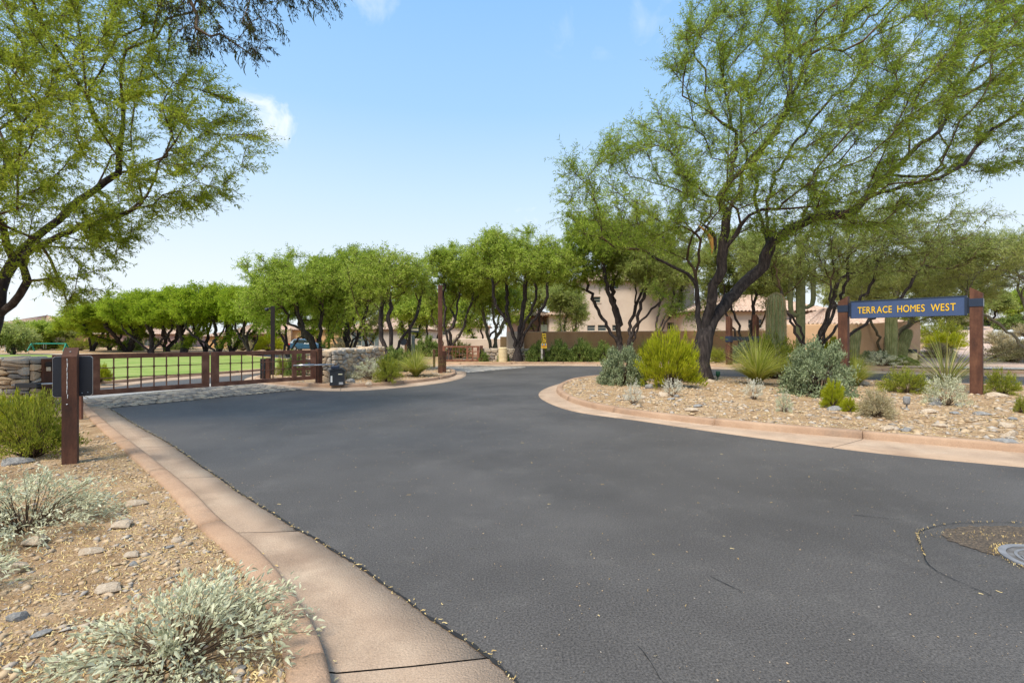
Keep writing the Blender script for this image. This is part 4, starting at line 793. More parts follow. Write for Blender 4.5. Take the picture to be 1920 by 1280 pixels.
# ------------------------------------------------------------------ cacti
def saguaro(label, px, Y, wpx, top_py, arms=(), m='cactus', lean=0, base_z=None, ribs=17, name='saguaro_cactus', spines=0, bulge=.12, lz=None):
    x = PX(px, Y); z0 = (landz(x, Y) if base_z is None else base_z)-.05; R = wpx/F*Y/2; h = PZ(top_py, Y)-z0; root = empty(name, (x, Y, z0), label=label, cat='cactus')
    def column(path, rs, nm, n=ribs*4):
        V = []; path = [Vector(p) for p in path]
        for i, p in enumerate(path):
            d = (path[min(i+1, len(path)-1)]-path[max(0, i-1)]).normalized(); u = d.cross(Vector((0.05, 1, 0.02))).normalized(); q = d.cross(u)
            for k in range(n): a = 2*math.pi*k/n; rr = rs[i]*(1-.30*(.5+.5*math.cos(a*ribs+math.pi))**.7); V.append(tuple(p+(u*math.cos(a)+q*math.sin(a))*rr))
        f = [(i*n+k, i*n+(k+1) % n, (i+1)*n+(k+1) % n, (i+1)*n+k) for i in range(len(path)-1) for k in range(n)]+[tuple(range(len(V)-n, len(V)))]
        return mk(nm, V, f, M[m], root, smooth=True)
    ts = np.r_[np.linspace(0, .86, 14), np.linspace(.89, 1, 8)]; tl = R/h*1.3
    prof = [R*(.86+bulge*math.sin(math.pi*min(1, t*1.1)))*(math.sqrt(max(0, 1-((t-(1-tl))/tl)**2)) if t > 1-tl else 1)+.004 for t in ts]
    column([(lean*h*t*t, 0, h*t) for t in ts], prof, 'column')
    for dx, zb, zt in arms:
        aR = R*.55; s_ = 1 if dx > 0 else -1; zt = PZ(zt, Y)-z0; zb = PZ(zb, Y)-z0
        pth = [(0, 0, zb), (dx*.5, 0, zb-.05), (dx*.9, 0, zb+.12), (dx, 0, zb+.45)]+[(dx, 0, zb+.45+(zt-zb-.45)*t) for t in (.25, .5, .75, .9, .96, 1)]
        column(pth, [aR*.7, aR*.85, aR, aR]+[aR*q for q in (1, 1, 1, .85, .6, .1)], 'arm', n=48)
    if spines:
        r = np.random.RandomState(4); n = int(spines*1.8); a = (r.randint(0, ribs, n)+.0)/ribs*2*np.pi; t = r.rand(n)**.8; rr = np.interp(t, ts, prof)*1.0; P = np.stack([np.cos(a)*rr+lean*h*t*t, np.sin(a)*rr, t*h], 1)
        D = nrmz(np.stack([np.cos(a), np.sin(a), .2+0*a], 1)+r.normal(0, .5, (n, 3))); S = nrmz(np.cross(D, r.normal(0, 1, (n, 3)))); mk('spines', *kites(P, D, S, np.full(n, .05), np.full(n, .010)), M['spine'], root)
saguaro('fat saguaro trunk standing on the island behind the grass clump', 1455, 17.2, 33, 549, base_z=.1, spines=7000)
saguaro('very tall saguaro with upright arms behind the spreading mesquite', 1501, 28, 16, 440, arms=((-.58, 590, 488), (.74, 575, 492)), m='cactus_far')
saguaro('dark green saguaro seen below the sign board', 1671, 31, 20, 572, spines=1500)
saguaro('leaning golden topped barrel cactus right of the left sign post', 1600, 30.5, 18, 615, lean=.12, name='barrel_cactus', spines=2600, ribs=15)
saguaro('leaning striped barrel cactus before the end of the lit-coloured wall', 1690, 32.5, 20, 617, lean=.28, name='barrel_cactus', spines=1500, ribs=15)

# ------------------------------------------------------------------ stones, gravel, litter
def rock_mesh(seed, flat=.5, sub=2):
    import bmesh
    bm = bmesh.new(); bmesh.ops.create_icosphere(bm, subdivisions=sub, radius=1); r = random.Random(seed); off = Vector((r.random()*50, r.random()*50, 0)); pl = [(Vector((r.gauss(0, 1), r.gauss(0, 1), r.gauss(0, .7))).normalized(), r.uniform(.42, .78)) for _ in range(13)]
    for v in bm.verts:
        p = v.co.copy()
        for n, d in pl:
            k = p.dot(n)
            if k > d: p -= n*(k-d)*.92
        v.co = p*(1+.12*mnoise.noise(p*1.8+off)); v.co.z *= flat
    me = bpy.data.meshes.new('rock'); bm.to_mesh(me); bm.free(); return me
RK = [rock_mesh(i, f) for i, f in enumerate((.35, .45, .6, .8, .3, .5))]
for me in RK: me.materials.append(None)
def rock(px, py, wpx, label, m='rock_grey', v=0, bed_=IS, group=None, stretch=(1, .7, 1), rz=None):
    x, y = G(px, py, .13); z = bedz(bed_, x, y) if bed_ else .12; s_ = wpx/F*y/2*1.15
    o = bpy.data.objects.new('rock', RK[v % 6]); put(o, None, (x, y, z+s_*.12), rz if rz is not None else rnd.uniform(-.5, .5)); o.scale = tuple(s_*k for k in stretch); o.material_slots[0].link = 'OBJECT'; o.material_slots[0].material = M[m]
    tag(o, label, 'rock', group)
for a in ((1217, 729, 22, 'dark grey flat rock left of the feathery bush base', 'rock_grey', 3), (1268, 744, 14, 'squared grey block below the feathery bush', 'rock_grey', 3), (1258, 749, 18, 'flat grey stone beside the squared block'), (1242, 742, 24, 'low tan rock left of the squared block', 'rock_tan', 2), (1332, 718, 20, 'tan rock leaning at the foot of the forked trunk', 'rock_tan', 2),
          (1612, 722, 40, 'broad pale rock behind the left sign post', 'rock_tan', 1), (1751, 752, 26, 'dark flat rock left of the silvery twiggy bush', 'rock_grey', 3), (1757, 760, 30, 'grey flat rock at the base of the silvery twiggy bush', 'rock_grey', 1), (1800, 758, 24, 'grey slab between the silvery bush and the right post'), (1870, 745, 32, 'pale slab right of the right sign post', 'rock_tan', 1),
          (1884, 803, 28, 'rounded pale boulder at the right end of the island', 'rock_tan', 2), (1893, 816, 36, 'tan stone in front of the rounded pale boulder', 'rock_tan', 5), (1880, 827, 44, 'large flat grey slab by the kerb at the right edge', 'rock_grey', 4), (1900, 787, 20, 'small blue grey rock near the right edge', 'rock_grey', 0), (1790, 778, 20, 'blue grey rock in the middle of the gravel below the silvery bush'), (1843, 780, 26, 'long grey rock right of the blue grey rock', 'rock_grey', 1),
          (1668, 802, 30, 'tan slab near the kerb left of the cone shaped light', 'rock_tan', 1), (1700, 805, 26, 'grey stone beside the tan slab near the kerb', 'rock_grey', 1), (1760, 797, 28, 'flat brown stone halfway along the island front', 'rock_tan', 4), (1572, 770, 34, 'dark slab by the small yellow bush', 'rock_grey', 1), (1308, 765, 22, 'flat greenish stone at the island front', 'rock_grey', 0), (1295, 770, 30, 'pale flat slab beside the greenish stone', 'rock_tan', 4),
          (1205, 745, 14, 'small white stone near the island tip', 'rock_tan', 2), (1735, 735, 34, 'grey slab behind the straggly green shrub', 'rock_grey', 1), (1740, 775, 34, 'pale slab right of the cone shaped light', 'rock_tan', 4)): rock(*a)
for a in ((255, 940, 40, 'wedge shaped tan stone near the kerb', 'rock_tan', 1), (228, 980, 52, 'pale almond shaped slab on the left gravel', 'rock_tan', 4), (172, 1030, 44, 'flat brownish stone below the almond slab', 'rock_tan', 1), (245, 1036, 38, 'half buried tan stone right of the flat grey stone', 'rock_tan', 4), (22, 1068, 60, 'angular brown rock at the left edge', 'rock_tan', 5), (65, 1015, 56, 'brown slab under the near brittlebush', 'rock_tan', 4), (330, 1008, 24, 'small tan stone by the kerb', 'rock_tan', 2), (318, 1020, 16, 'small blue grey pebble stone by the kerb', 'rock_grey', 0),
          (30, 1158, 40, 'dark jagged rock at the lower left edge', 'rock_grey', 3), (78, 1190, 34, 'pair of dark chips at the lower left', 'rock_grey', 0), (200, 1100, 60, 'broad faint slab in the lower left gravel', 'rock_tan', 4), (250, 1052, 18, 'dark chip above the foreground brittlebush', 'rock_grey', 2), (35, 868, 50, 'grey boulder under the creosote bush', 'rock_grey', 1), (448, 1245, 28, 'blue slate chip under the brittlebush near the kerb', 'rock_grey', 0)): rock(*a, bed_=LB)
for a in ((690, 719, 14, 'white rounded rock at the kerb of the median', 'rock_tan', 2), (657, 716, 20, 'grey rock right of the black operator box', 'rock_grey', 3), (712, 715, 22, 'low pinkish rock on the median', 'rock_tan', 1)): rock(*a, bed_=MD)
rock(1330, 676, 26, 'pale boulder across the street right of the big trunk', 'rock_tan', 2, bed_=None); rock(870, 676, 10, 'small dark rock under the far gate', 'rock_grey', 2, bed_=None)

OCT = np.array([(1, 0, 0), (0, 1, 0), (-1, 0, 0), (0, -1, 0), (0, 0, 1), (0, 0, -.6)]); OF = np.array([(0, 1, 4), (1, 2, 4), (2, 3, 4), (3, 0, 4), (1, 0, 5), (2, 1, 5), (3, 2, 5), (0, 3, 5)])
def gravel(name, label, pts, sizes, seed, m='pebble', flat=(.25, .6), parent=None):
    r = np.random.RandomState(seed); n = len(pts); a = r.uniform(0, 6.28, n); V = OCT[None]*r.uniform(.7, 1.15, (n, 6, 1))*np.stack([sizes, sizes*r.uniform(.5, .9, n), sizes*r.uniform(*flat, n)], 1)[:, None]
    V = V+0; V[:, :4, 2] += (r.uniform(-.25, .25, (n, 4))*sizes[:, None]); c, s_ = np.cos(a)[:, None], np.sin(a)[:, None]; X = V[..., 0]*c-V[..., 1]*s_; Y = V[..., 0]*s_+V[..., 1]*c
    V = np.stack([X, Y, V[..., 2]], -1)+pts[:, None]; o = mk(name, V.reshape(-1, 3), (np.arange(n)[:, None, None]*6+OF[None]).reshape(-1, 3), M[m]); tag(o, label, None, None, 'stuff'); return o
def interp_z(bed_, XY):
    poly, V, Z = BEDS[bed_]; out = np.empty(len(XY))
    for s in range(0, len(XY), 2000):
        q = XY[s:s+2000]; d = ((q[:, None]-V[None])**2).sum(2); i = np.argsort(d, 1)[:, :3]; w_ = 1/(np.take_along_axis(d, i, 1)+1e-3); out[s:s+2000] = (Z[i]*w_).sum(1)/w_.sum(1)
    return out
def scatter(bed_, n, box, r, near=None):
    poly = BEDS[bed_][0]; P = np.stack([r.uniform(box[0], box[1], n*4), r.uniform(box[2], box[3], n*4)], 1)
    if near: P = P[r.rand(len(P)) < np.clip(near/np.hypot(P[:, 0], P[:, 1]), 0, 1)**1.3]
    P = P[inside(poly, P)][:n]; return np.c_[P, interp_z(bed_, P)]
r_ = np.random.RandomState(77)
p = scatter(LB, 36000, (-6, 0, 1.2, 7.5), r_, 2.4); gravel('gravel', 'fine tan and grey gravel covering the left bed', p, np.clip(.004+.0065*r_.pareto(2.0, len(p)), 0, .04), 1)
p = scatter(LB, 2600, (-16, -4, 6, 13), r_); gravel('gravel', 'gravel around the left stone wall', p, np.clip(.012+.014*r_.pareto(2.3, len(p)), 0, .08), 2)
p = scatter(IS, 30000, (1, 17, 4, 19), r_, 8); gravel('gravel', 'mixed slate and tan gravel on the island', p, np.clip(.012+.017*r_.pareto(1.9, len(p)), 0, .10), 3, flat=(.2, .5))
p = scatter(MD, 6000, (-9, -1.5, 14, 25), r_); gravel('gravel', 'pale gravel on the median', p, np.clip(.02+.018*r_.pareto(2.2, len(p)), 0, .12), 4)
P = np.stack([r_.uniform(-3, 26, 6000), r_.uniform(17, 38, 6000)], 1); P = P[inside(np.vstack([K4+N4*.2, [(48, 60), (-24, 60)]]), P)]
P = np.array([q for q in P if not (q[0] > 15.5 and q[1] < 38 and q[0] < 31)][:4200]); gravel('gravel', 'pale rubble and gravel along the far side of the cross street', np.array([(a, b, landz(a, b)) for a, b in P]), np.clip(.03+.025*r_.pareto(2.2, len(P)), 0, .16), 5)
# litter: curled pods and straw
def litter(label, pts, seed, L=.05, W_=.006, rise=.004):
    r = np.random.RandomState(seed); n = len(pts); a = r.uniform(0, 6.28, n); l = L*r.uniform(.3, 1.3, n); k = r.uniform(-3.2, 3.2, n); segs = 4; V = np.zeros((n, segs+1, 2, 3))
    x = np.zeros((n, 2)); 
    for i in range(segs+1):
        d = np.stack([np.cos(a), np.sin(a)], 1); nn = np.stack([-d[:, 1], d[:, 0]], 1); w_ = W_*(.4, 1, 1, 1, .3)[i]*r.uniform(.6, 1.3, n)
        for j, s_ in ((0, -1), (1, 1)): V[:, i, j, :2] = pts[:, :2]+x+nn*(w_*s_/2)[:, None]; V[:, i, j, 2] = pts[:, 2]+rise+(.006*math.sin(i*1.4))*(1 if rise > .003 else .4)+j*.002
        x = x+d*(l/segs)[:, None]; a = a+k/segs
    V = V.reshape(n, -1, 3); i = np.arange(segs)*2; Fq = (np.arange(n)[:, None, None]*(segs+1)*2+np.stack([i, i+1, i+3, i+2], 1)[None]).reshape(-1, 4)
    tag(mk('dry_litter', V.reshape(-1, 3), Fq, M['litter']), label, None, None, 'stuff')
p = scatter(LB, 15000, (-5.5, 0, 1.2, 7), r_, 2.4); litter('curled yellow pods and straw on the left gravel', p, 1, L=.035, W_=.004)
p = scatter(IS, 6000, (1, 16, 5, 18.5), r_, 8); litter('dry straw and pods on the island', p, 2, L=.10, W_=.012)
P = np.stack([r_.uniform(-9, 8, 420), r_.uniform(1.9, 15, 420)], 1); litter('scattered yellow leaflets and pods on the road', np.c_[P, np.full(len(P), .003)], 3, L=.035, W_=.004, rise=.002)
P = []
for k in range(0, len(O1)-1):
    if O1[k][1] < 1.5: continue
    for _ in range(int(6)): q = O1[k]+(O1[k+1]-O1[k])*rnd.random(); P.append((q[0]+rnd.gauss(0, .012), q[1]+rnd.gauss(0, .012), .010))
    for _ in range(int(4)): q = K1[k]+(K1[k+1]-K1[k])*rnd.random(); P.append((q[0]-N1[k][0]*abs(rnd.gauss(.02, .02)), q[1]-N1[k][1]*abs(rnd.gauss(.02, .02)), .030))
litter('yellow litter caught in the gutter and its seam', np.array(P), 4, L=.025, W_=.005, rise=.002)
# specks of pale grit on the road
P = np.stack([r_.uniform(-8, 9, 26000), 1.7+9*r_.rand(26000)**1.2], 1); P = P[np.array([not inside(BEDS[IS][0], np.array([q]))[0] for q in P[:1]]+[True]*(len(P)-1))]
n = len(P); gravel('road_grit', 'pale grit lying on the road', np.c_[P, np.full(n, .003)], np.clip(.0016+.0014*r_.pareto(2.0, n), 0, .009), 6)
# dark broken seam along the gutter edge
def ribbon(name, line, w_, m, z, seed, parent=None, wob=.004):
    r = np.random.RandomState(seed); line = resample(np.array(line), max(4, int(plen(np.array(line))/.035))); T = nrmz(np.gradient(line, axis=0)); Nn = np.stack([-T[:, 1], T[:, 0]], 1); n = len(line)
    a = w_*r.uniform(.3, 1.3, n); o_ = np.convolve(r.normal(0, wob, n+6), np.ones(7)/3, 'valid'); A = line+Nn*(o_+a/2)[:, None]; B = line+Nn*(o_-a/2)[:, None]; V = np.zeros((n, 2, 3)); V[:, 0, :2] = A; V[:, 1, :2] = B; V[..., 2] = z
    i = np.arange(n-1)*2; return mk(name, V.reshape(-1, 3), np.stack([i, i+1, i+3, i+2], 1), m, parent)
sel = O1[(O1[:, 1] > 1.2)]; ribbon('seam', sel, .022, M['crack'], .012, 1, road)
# ------------------------------------------------------------------ manhole and road cracks
mx, my = G(1984, 1057)
mh = empty('manhole_cover', (mx, my, .004), label='round cast iron manhole cover at the right edge of the road', cat='manhole cover')
R0 = .285
def ringm(r0, r1, z0, z1, n=64):
    mb = MB(); v = []; 
    for r, z in ((r1, 0), (r1, z1), (r0, z1), (r0, 0)): v += [(r*math.cos(2*math.pi*k/n), r*math.sin(2*math.pi*k/n), z) for k in range(n)]
    return mb.add(v, [(j*n+k, j*n+(k+1) % n, (j+1)*n+(k+1) % n, (j+1)*n+k) for j in range(3) for k in range(n)])
ringm(R0*.86, R0, 0, .012).build('frame_ring', M['iron_edge'], mh)
MB().lathe([(R0*.85, -.001), (R0*.85, .006), (.001, .006)], n=64).build('cover', M['iron'], mh)
ringm(R0*.66, R0*.72, 0, .011).build('raised_ring', M['iron_edge'], mh)
def text_mesh(s, size, extrude, m, parent, name='lettering', align='CENTER', loc=(0, 0, 0), rot=(0, 0, 0), space=1, bold=0):
    cu = bpy.data.curves.new('t', 'FONT'); cu.body = s; cu.size = size; cu.extrude = extrude; cu.align_x = align; cu.align_y = 'CENTER'; cu.space_character = space; cu.offset = bold
    o = bpy.data.objects.new('t', cu); C.objects.link(o); bpy.context.view_layer.update(); me = bpy.data.meshes.new_from_object(o.evaluated_get(bpy.context.evaluated_depsgraph_get())); bpy.data.objects.remove(o)
    me.materials.clear(); me.materials.append(m); q = bpy.data.objects.new(name, me); put(q, parent, loc); q.rotation_euler = rot; return q
for i, ch in enumerate('YST'):
    a = math.radians(205-i*26)
    if ch != ' ': text_mesh(ch, .085, .003, M['iron_edge'], mh, 'letter', loc=(R0*.5*math.cos(a), R0*.5*math.sin(a), .009), rot=(0, 0, a-math.pi/2))
P = []; 
for k in range(260): a = rnd.uniform(0, 6.28); q = R0*1.02+abs(rnd.gauss(0, .02)); P.append((mx+math.cos(a)*q, my+math.sin(a)*q, .004))
litter('yellow litter packed round the manhole', np.array(P), 9, L=.018, W_=.0035)
# worn patch with its ring crack
pc = [G(*p) for p in ((1722, 1000), (1745, 989), (1790, 982), (1850, 980), (1930, 983), (2050, 1000), (2200, 1080), (2150, 1180), (2000, 1190), (1910, 1148), (1860, 1118), (1790, 1088), (1748, 1065), (1728, 1030))]
ring = catmull(pc, closed=True)
ribbon('crack', ring[:int(len(ring)*.5)], .007, M['crack'], .008, 5, road, .006); ribbon('crack', ring[int(len(ring)*.80):], .007, M['crack'], .008, 6, road, .006)
wp = [G(*p) for p in ((1765, 1000), (1800, 988), (1860, 986), (1930, 990), (1990, 1010), (1990, 1040), (1900, 1035), (1868, 1042), (1830, 1030), (1790, 1018))]; wp = resample(catmull(wp, closed=True), 90)[:-1]; r__ = np.random.RandomState(3); wp += r__.normal(0, .010, wp.shape)
mk('worn_patch', np.c_[wp, np.full(len(wp), .004)], [tuple(range(len(wp)))], M['asphalt_worn'], road)
q = ring[int(len(ring)*.9):]; P = []
for k in range(45): a = q[rnd.randrange(len(q))]; P.append((a[0]+rnd.gauss(0, .006), a[1]+rnd.gauss(0, .006), .009))
q = ring[:int(len(ring)*.22)]
for k in range(45): a = q[rnd.randrange(len(q))]; P.append((a[0]+rnd.gauss(0, .006), a[1]+rnd.gauss(0, .006), .009))
for k in range(90): P.append((*(np.array(G(1860, 1005))+np.array([rnd.gauss(0, .25), rnd.gauss(0, .05)])), .006))
litter('yellow debris in the ring crack and worn patch round the manhole', np.array(P), 10, L=.012, W_=.003)
for i, L_ in enumerate((((0, 773), (0, 0)), )): pass
for i, pts in enumerate(([(975, 765), (1010, 768), (1035, 770)], [(1195, 1210), (1225, 1245), (1240, 1275)], [(1330, 1080), (1390, 1110)], [(1600, 965), (1690, 975)], [(690, 742), (760, 741), (900, 738), (985, 736)])):
    ribbon('crack', resample(catmull([G(*p) for p in pts]), 20), .006, M['crack'], .006, 20+i, road, .005)

# ------------------------------------------------------------------ rubble walls
def clip(poly, nx, ny, d):
    out = []; n = len(poly)
    for i in range(n):
        a, b = poly[i], poly[(i+1) % n]; da = a[0]*nx+a[1]*ny-d; db = b[0]*nx+b[1]*ny-d
        if da <= 0: out.append(a)
        if da*db < 0: t = da/(da-db); out.append((a[0]+(b[0]-a[0])*t, a[1]+(b[1]-a[1])*t))
    return out
def voronoi(W_, Ht, sw, sh, r, top=None):
    an = sw/sh; nr = max(2, int(Ht/sh)); S = []
    for j in range(nr):
        nc_ = max(1, int(W_/sw)+r.randint(-1, 2)); 
        for i in range(nc_): S.append(((i+.5+(.5 if j % 2 else 0)*.9+r.uniform(-.48, .48))*W_/nc_, (j+.5+r.uniform(-.42, .42))*Ht/nr))
    S = [(x % W_, y) for x, y in S]; Z = np.array([(x/an, y) for x, y in S]); cells = []
    for i, c in enumerate(Z):
        poly = [(0, 0), (W_/an, 0), (W_/an, Ht), (0, Ht)]; o = np.argsort(((Z-c)**2).sum(1))[1:14]
        for k in o:
            n = Z[k]-c; m_ = (Z[k]+c)/2; poly = clip(poly, n[0], n[1], n@m_)
            if len(poly) < 3: break
        if len(poly) >= 3: cells.append([(x*an, y) for x, y in poly])
    return cells
def stone_verts(poly, r, depth, gap=.010):
    c = np.mean(poly, 0); P = [np.array(p) for p in poly]; Q = []
    for i in range(len(P)):
        a, b = P[i], P[(i+1) % len(P)]
        if np.linalg.norm(b-a) < .012: continue
        Q += [a*.87+b*.13, a*.13+b*.87]
    if len(Q) < 5: return None
    Q = [q+(c-q)/(np.linalg.norm(c-q)+1e-6)*gap+r.normal(0, .004, 2) for q in Q]; n = len(Q); d = depth*r.uniform(.6, 1.2); tx, ty = r.uniform(-.12, .12, 2); V = []
    for s_, z_ in ((1., 0), (1., d*.55), (.86, d*.92), (.45, d*1.02)):
        for q in Q: u = c+(q-c)*s_; V.append((u[0], u[1], z_+((u-c)@(tx, ty) if z_ else 0)+(r.normal(0, .004) if z_ else 0)))
    f = [(j*n+k, j*n+(k+1) % n, (j+1)*n+(k+1) % n, (j+1)*n+k) for j in range(3) for k in range(n)]+[tuple(range(3*n, 4*n))]; return V, f
def rubble_wall(label, A, B, hA, hB, thick, sw, sh, seed, base=.05, separate=True, ends='both', wob=0., name='stone_wall'):
    r = np.random.RandomState(seed); A, B = np.array(A), np.array(B); L = np.linalg.norm(B-A); t = (B-A)/L; nrm = np.array((t[1], -t[0]))
    if nrm@(-(A+B)/2) < 0: nrm = -nrm
    root = empty(name, (A[0], A[1], base), label=label, cat='wall'); parts = []
    topf = lambda u: hA+(hB-hA)*np.clip(u/L, 0, 1)+wob*math.sin(u*2.1)
    def emit(cells, fn, nm='stone'):
        for c in cells:
            s_ = stone_verts(c, r, .10)
            if not s_: continue
            V = [fn(*p) for p in s_[0]]; parts.append((V, s_[1], nm))
    face = voronoi(L, 1., sw, sh/max(hA, hB), r)
    def ff(u, v, w_): p = t*u+nrm*(w_+thick/2); return (p[0], p[1], v*topf(u))
    emit([[(x, y) for x, y in c] for c in face], lambda u, v, w_: ff(u, v, w_))
    capc = voronoi(L, thick+.1, sw*1.2, thick*.55, r)
    emit(capc, lambda u, v, w_: tuple((t*u+nrm*(thick/2+.05-v)))+(topf(u)-.03+w_*.6,), 'cap_stone')
    for e, u0, sgn in ((('A', 0, -1), ('B', L, 1)) if ends == 'both' else ()):
        emit(voronoi(thick, 1., sw*.8, sh/max(hA, hB), r), lambda u, v, w_, u0=u0, sgn=sgn: tuple(t*(u0+sgn*w_)+nrm*(u-thick/2))+(v*topf(u0),))
    mb = MB(); h_ = [topf(0), topf(L)]
    a, b, c, d = [(t*u+nrm*q) for u, q in ((.01, thick/2), (L-.01, thick/2), (L-.01, -thick/2), (.01, -thick/2))]
    mb.add([(*a, -.2), (*b, -.2), (*c, -.2), (*d, -.2), (*a, h_[0]-.03), (*b, h_[1]-.03), (*c, h_[1]-.03), (*d, h_[0]-.03)], [(3, 2, 1, 0), (4, 5, 6, 7), (0, 1, 5, 4), (1, 2, 6, 5), (2, 3, 7, 6), (3, 0, 4, 7)]); mb.build('mortar', M['mortar'], root)
    if separate:
        for V, f, nm in parts[:290]: mk(nm, V, f, M['stone'], root)
        rest = parts[290:]
    else: rest = parts
    if rest:
        m2 = MB()
        for V, f, nm in rest: m2.add(V, f)
        o = m2.build('stones', M['stone_isl'], root); o['kind'] = 'stuff'
    return root
rubble_wall('dry stone wall of flat grey and tan stones at the left edge', (-10.02, 10.3), (-14.5, 10.9), 1.05, 1.05, .45, .36, .105, 1)
rubble_wall('rubble stone wall right of the gate behind the black operator box', (-6.15, 15.9), (-5.5, 19.8), 1.1, 1.16, .45, .25, .15, 2, wob=.02)
rubble_wall('low rubble wall between the far gate and the big signs', (PX(905, 31.2), 31.2), (PX(1130, 32.2), 32.2), .88, .80, .4, .34, .2, 3, separate=False)

# ------------------------------------------------------------------ gates
def gate_leaf(label, A, B, hinge_at_B, z0=.25, z1=1.18, panel=.62, m='rust_gate', nb=7, hb=2):
    A, B = np.array(A), np.array(B); L = np.linalg.norm(B-A); rz = math.atan2(B[1]-A[1], B[0]-A[0]); root = empty('gate_leaf', (*A, 0), rz, label=label, cat='gate')
    t = .07; sw = .17; rail = .11
    bx = lambda *a, bev=.006: MB().box(*a, bev=bev)
    bx(0, L, -t/2, t/2, z1-rail, z1).build('rail', M[m], root); bx(0, L, -t/2, t/2, z0, z0+rail*1.05).build('rail', M[m], root)
    xa, xb = (sw*1.1, L-panel-sw) if hinge_at_B else (panel+sw, L-sw*1.1)
    for x0, x1 in ((0, sw*1.1), (L-sw, L)): bx(x0, x1, -t/2-.003, t/2+.003, z0+rail*1.05, z1-rail).build('stile', M[m], root)
    x0 = L-panel-sw if hinge_at_B else panel+sw*.3; bx(x0, x0+sw*.75, -t/2-.002, t/2+.002, z0+rail*1.05, z1-rail).build('stile', M[m], root)
    za, zb = z0+rail*1.05, z1-rail; tt = .012
    for i in range(nb): x = xa+(xb-xa)*(i+1)/(nb+1); bx(x-tt, x+tt, -tt, tt, za, zb, bev=0).build('bar', M[m], root)
    for j in range(hb):
        z = za+(zb-za)*(j+1)/(hb+1)+.02; bx(xa, xb, -tt-.004, tt+.004, z-tt*.8, z+tt*.8, bev=0).build('bar', M[m], root)
        kn = MB()
        for i in range(nb): x = xa+(xb-xa)*(i+1)/(nb+1); kn.box(x-.022, x+.022, -.024, .024, z-.022, z+.022, bev=.006)
        o = kn.build('bar_collars', M[m], root)
    # lattice panel at the hinge side: 2 x 3 openings with small crosses
    p0 = x0+sw*.75 if hinge_at_B else sw*1.1; p1 = L-sw if hinge_at_B else x0; mid = (p0+p1)/2
    bx(mid-.05, mid+.05, -t/2+.004, t/2-.004, za, zb, bev=.004).build('panel_stile', M[m], root)
    for j in (1, 2):
        z = za+(zb-za)*j/3; bx(p0, mid-.05, -t/2+.004, t/2-.004, z-.035, z+.035, bev=.004).build('panel_rail', M[m], root); bx(mid+.05, p1, -t/2+.004, t/2-.004, z-.035, z+.035, bev=.004).build('panel_rail', M[m], root)
    cr = MB()
    for c0, c1 in ((p0, mid-.05), (mid+.05, p1)):
        for j in range(3):
            zz = za+(zb-za)*(j+.5)/3; xm = (c0+c1)/2; hh = (zb-za)/6-.035; cr.box(xm-.008, xm+.008, -.008, .008, zz-hh, zz+hh); cr.box(c0, c1, -.010, .010, zz-.008, zz+.008); cr.box(xm-.02, xm+.02, -.02, .02, zz-.02, zz+.02, bev=.005)
    cr.build('panel_crosses', M[m], root); return root
def along(px, A=(-9.47, 10.9), B=(-6.2, 15.5)):
    k = (px-CX)/F; dx, dy = B[0]-A[0], B[1]-A[1]; s_ = (k*A[1]-A[0])/(dx-k*dy); return (A[0]+dx*s_, A[1]+dy*s_)
gate_leaf('left leaf of the low rusty steel road gate, partly behind the dark plate', along(98), along(392), False)
gate_leaf('right leaf of the low rusty steel road gate with lattice panel at its hinge', along(396), along(592), True, nb=6)
gp = np.array(along(596)); o = MB().box(-.08, .08, -.08, .08, 0, 1.13, bev=.01).build('gate_post', M['rust'], None, (gp[0]+.02, gp[1]+.03, .08), .95); tag(o, 'rusty steel hinge post between the gate and the rubble wall', 'post')
gpl = np.array(along(91)); t = empty('gate_post', (gpl[0]-.03, gpl[1], .05), .95, label='brown steel hinge post with a small lantern at the left stone wall', cat='post')
MB().box(-.1, .1, -.08, .08, 0, 1.05, bev=.008).build('shaft', M['rust'], t)
MB().box(-.05, .05, -.15, -.085, .88, .98, bev=.01).build('lantern_cap', M['dark_metal'], t); MB().box(-.035, .035, -.14, -.09, .79, .88, bev=.008).build('lantern_glass', M['bulb'], t)
# silver actuator arm
a0 = np.array(along(552)); a1 = np.array([PX(628, 15.3), 15.3]); am = empty('gate_actuator', (a0[0], a0[1]-.08, 0), label='silver gate actuator arm reaching to the black box', cat='gate actuator')
MB().tube([(0, 0, PZ(685, a0[1])), (a1[0]-a0[0], a1[1]-a0[1]+.02, PZ(683, 15.3))], .022, 8).build('tube', M['silver'], am, smooth=True); MB().tube([(.02, .01, PZ(685, a0[1])), ((a1[0]-a0[0])*.5, (a1[1]-a0[1])*.5, PZ(684, 15.0))], .034, 8).build('sleeve', M['silver'], am, smooth=True)
am2 = empty('gate_actuator', (*G(60, 752, .0), 0), label='silver actuator arm in front of the left stone wall', cat='gate actuator'); 
x0, y0 = PX(22, 9.7), 9.7; x1, y1 = PX(98, 9.9), 9.9; am2.location = (x0, y0, 0)
MB().tube([(0, 0, PZ(722, y0)), (x1-x0, y1-y0, PZ(719, y1))], .018, 8).build('tube', M['silver'], am2, smooth=True); MB().box(.1, .55, -.05, .05, PZ(727, y0), PZ(718, y0), bev=.01).build('motor_cover', M['black_plastic'], am2)
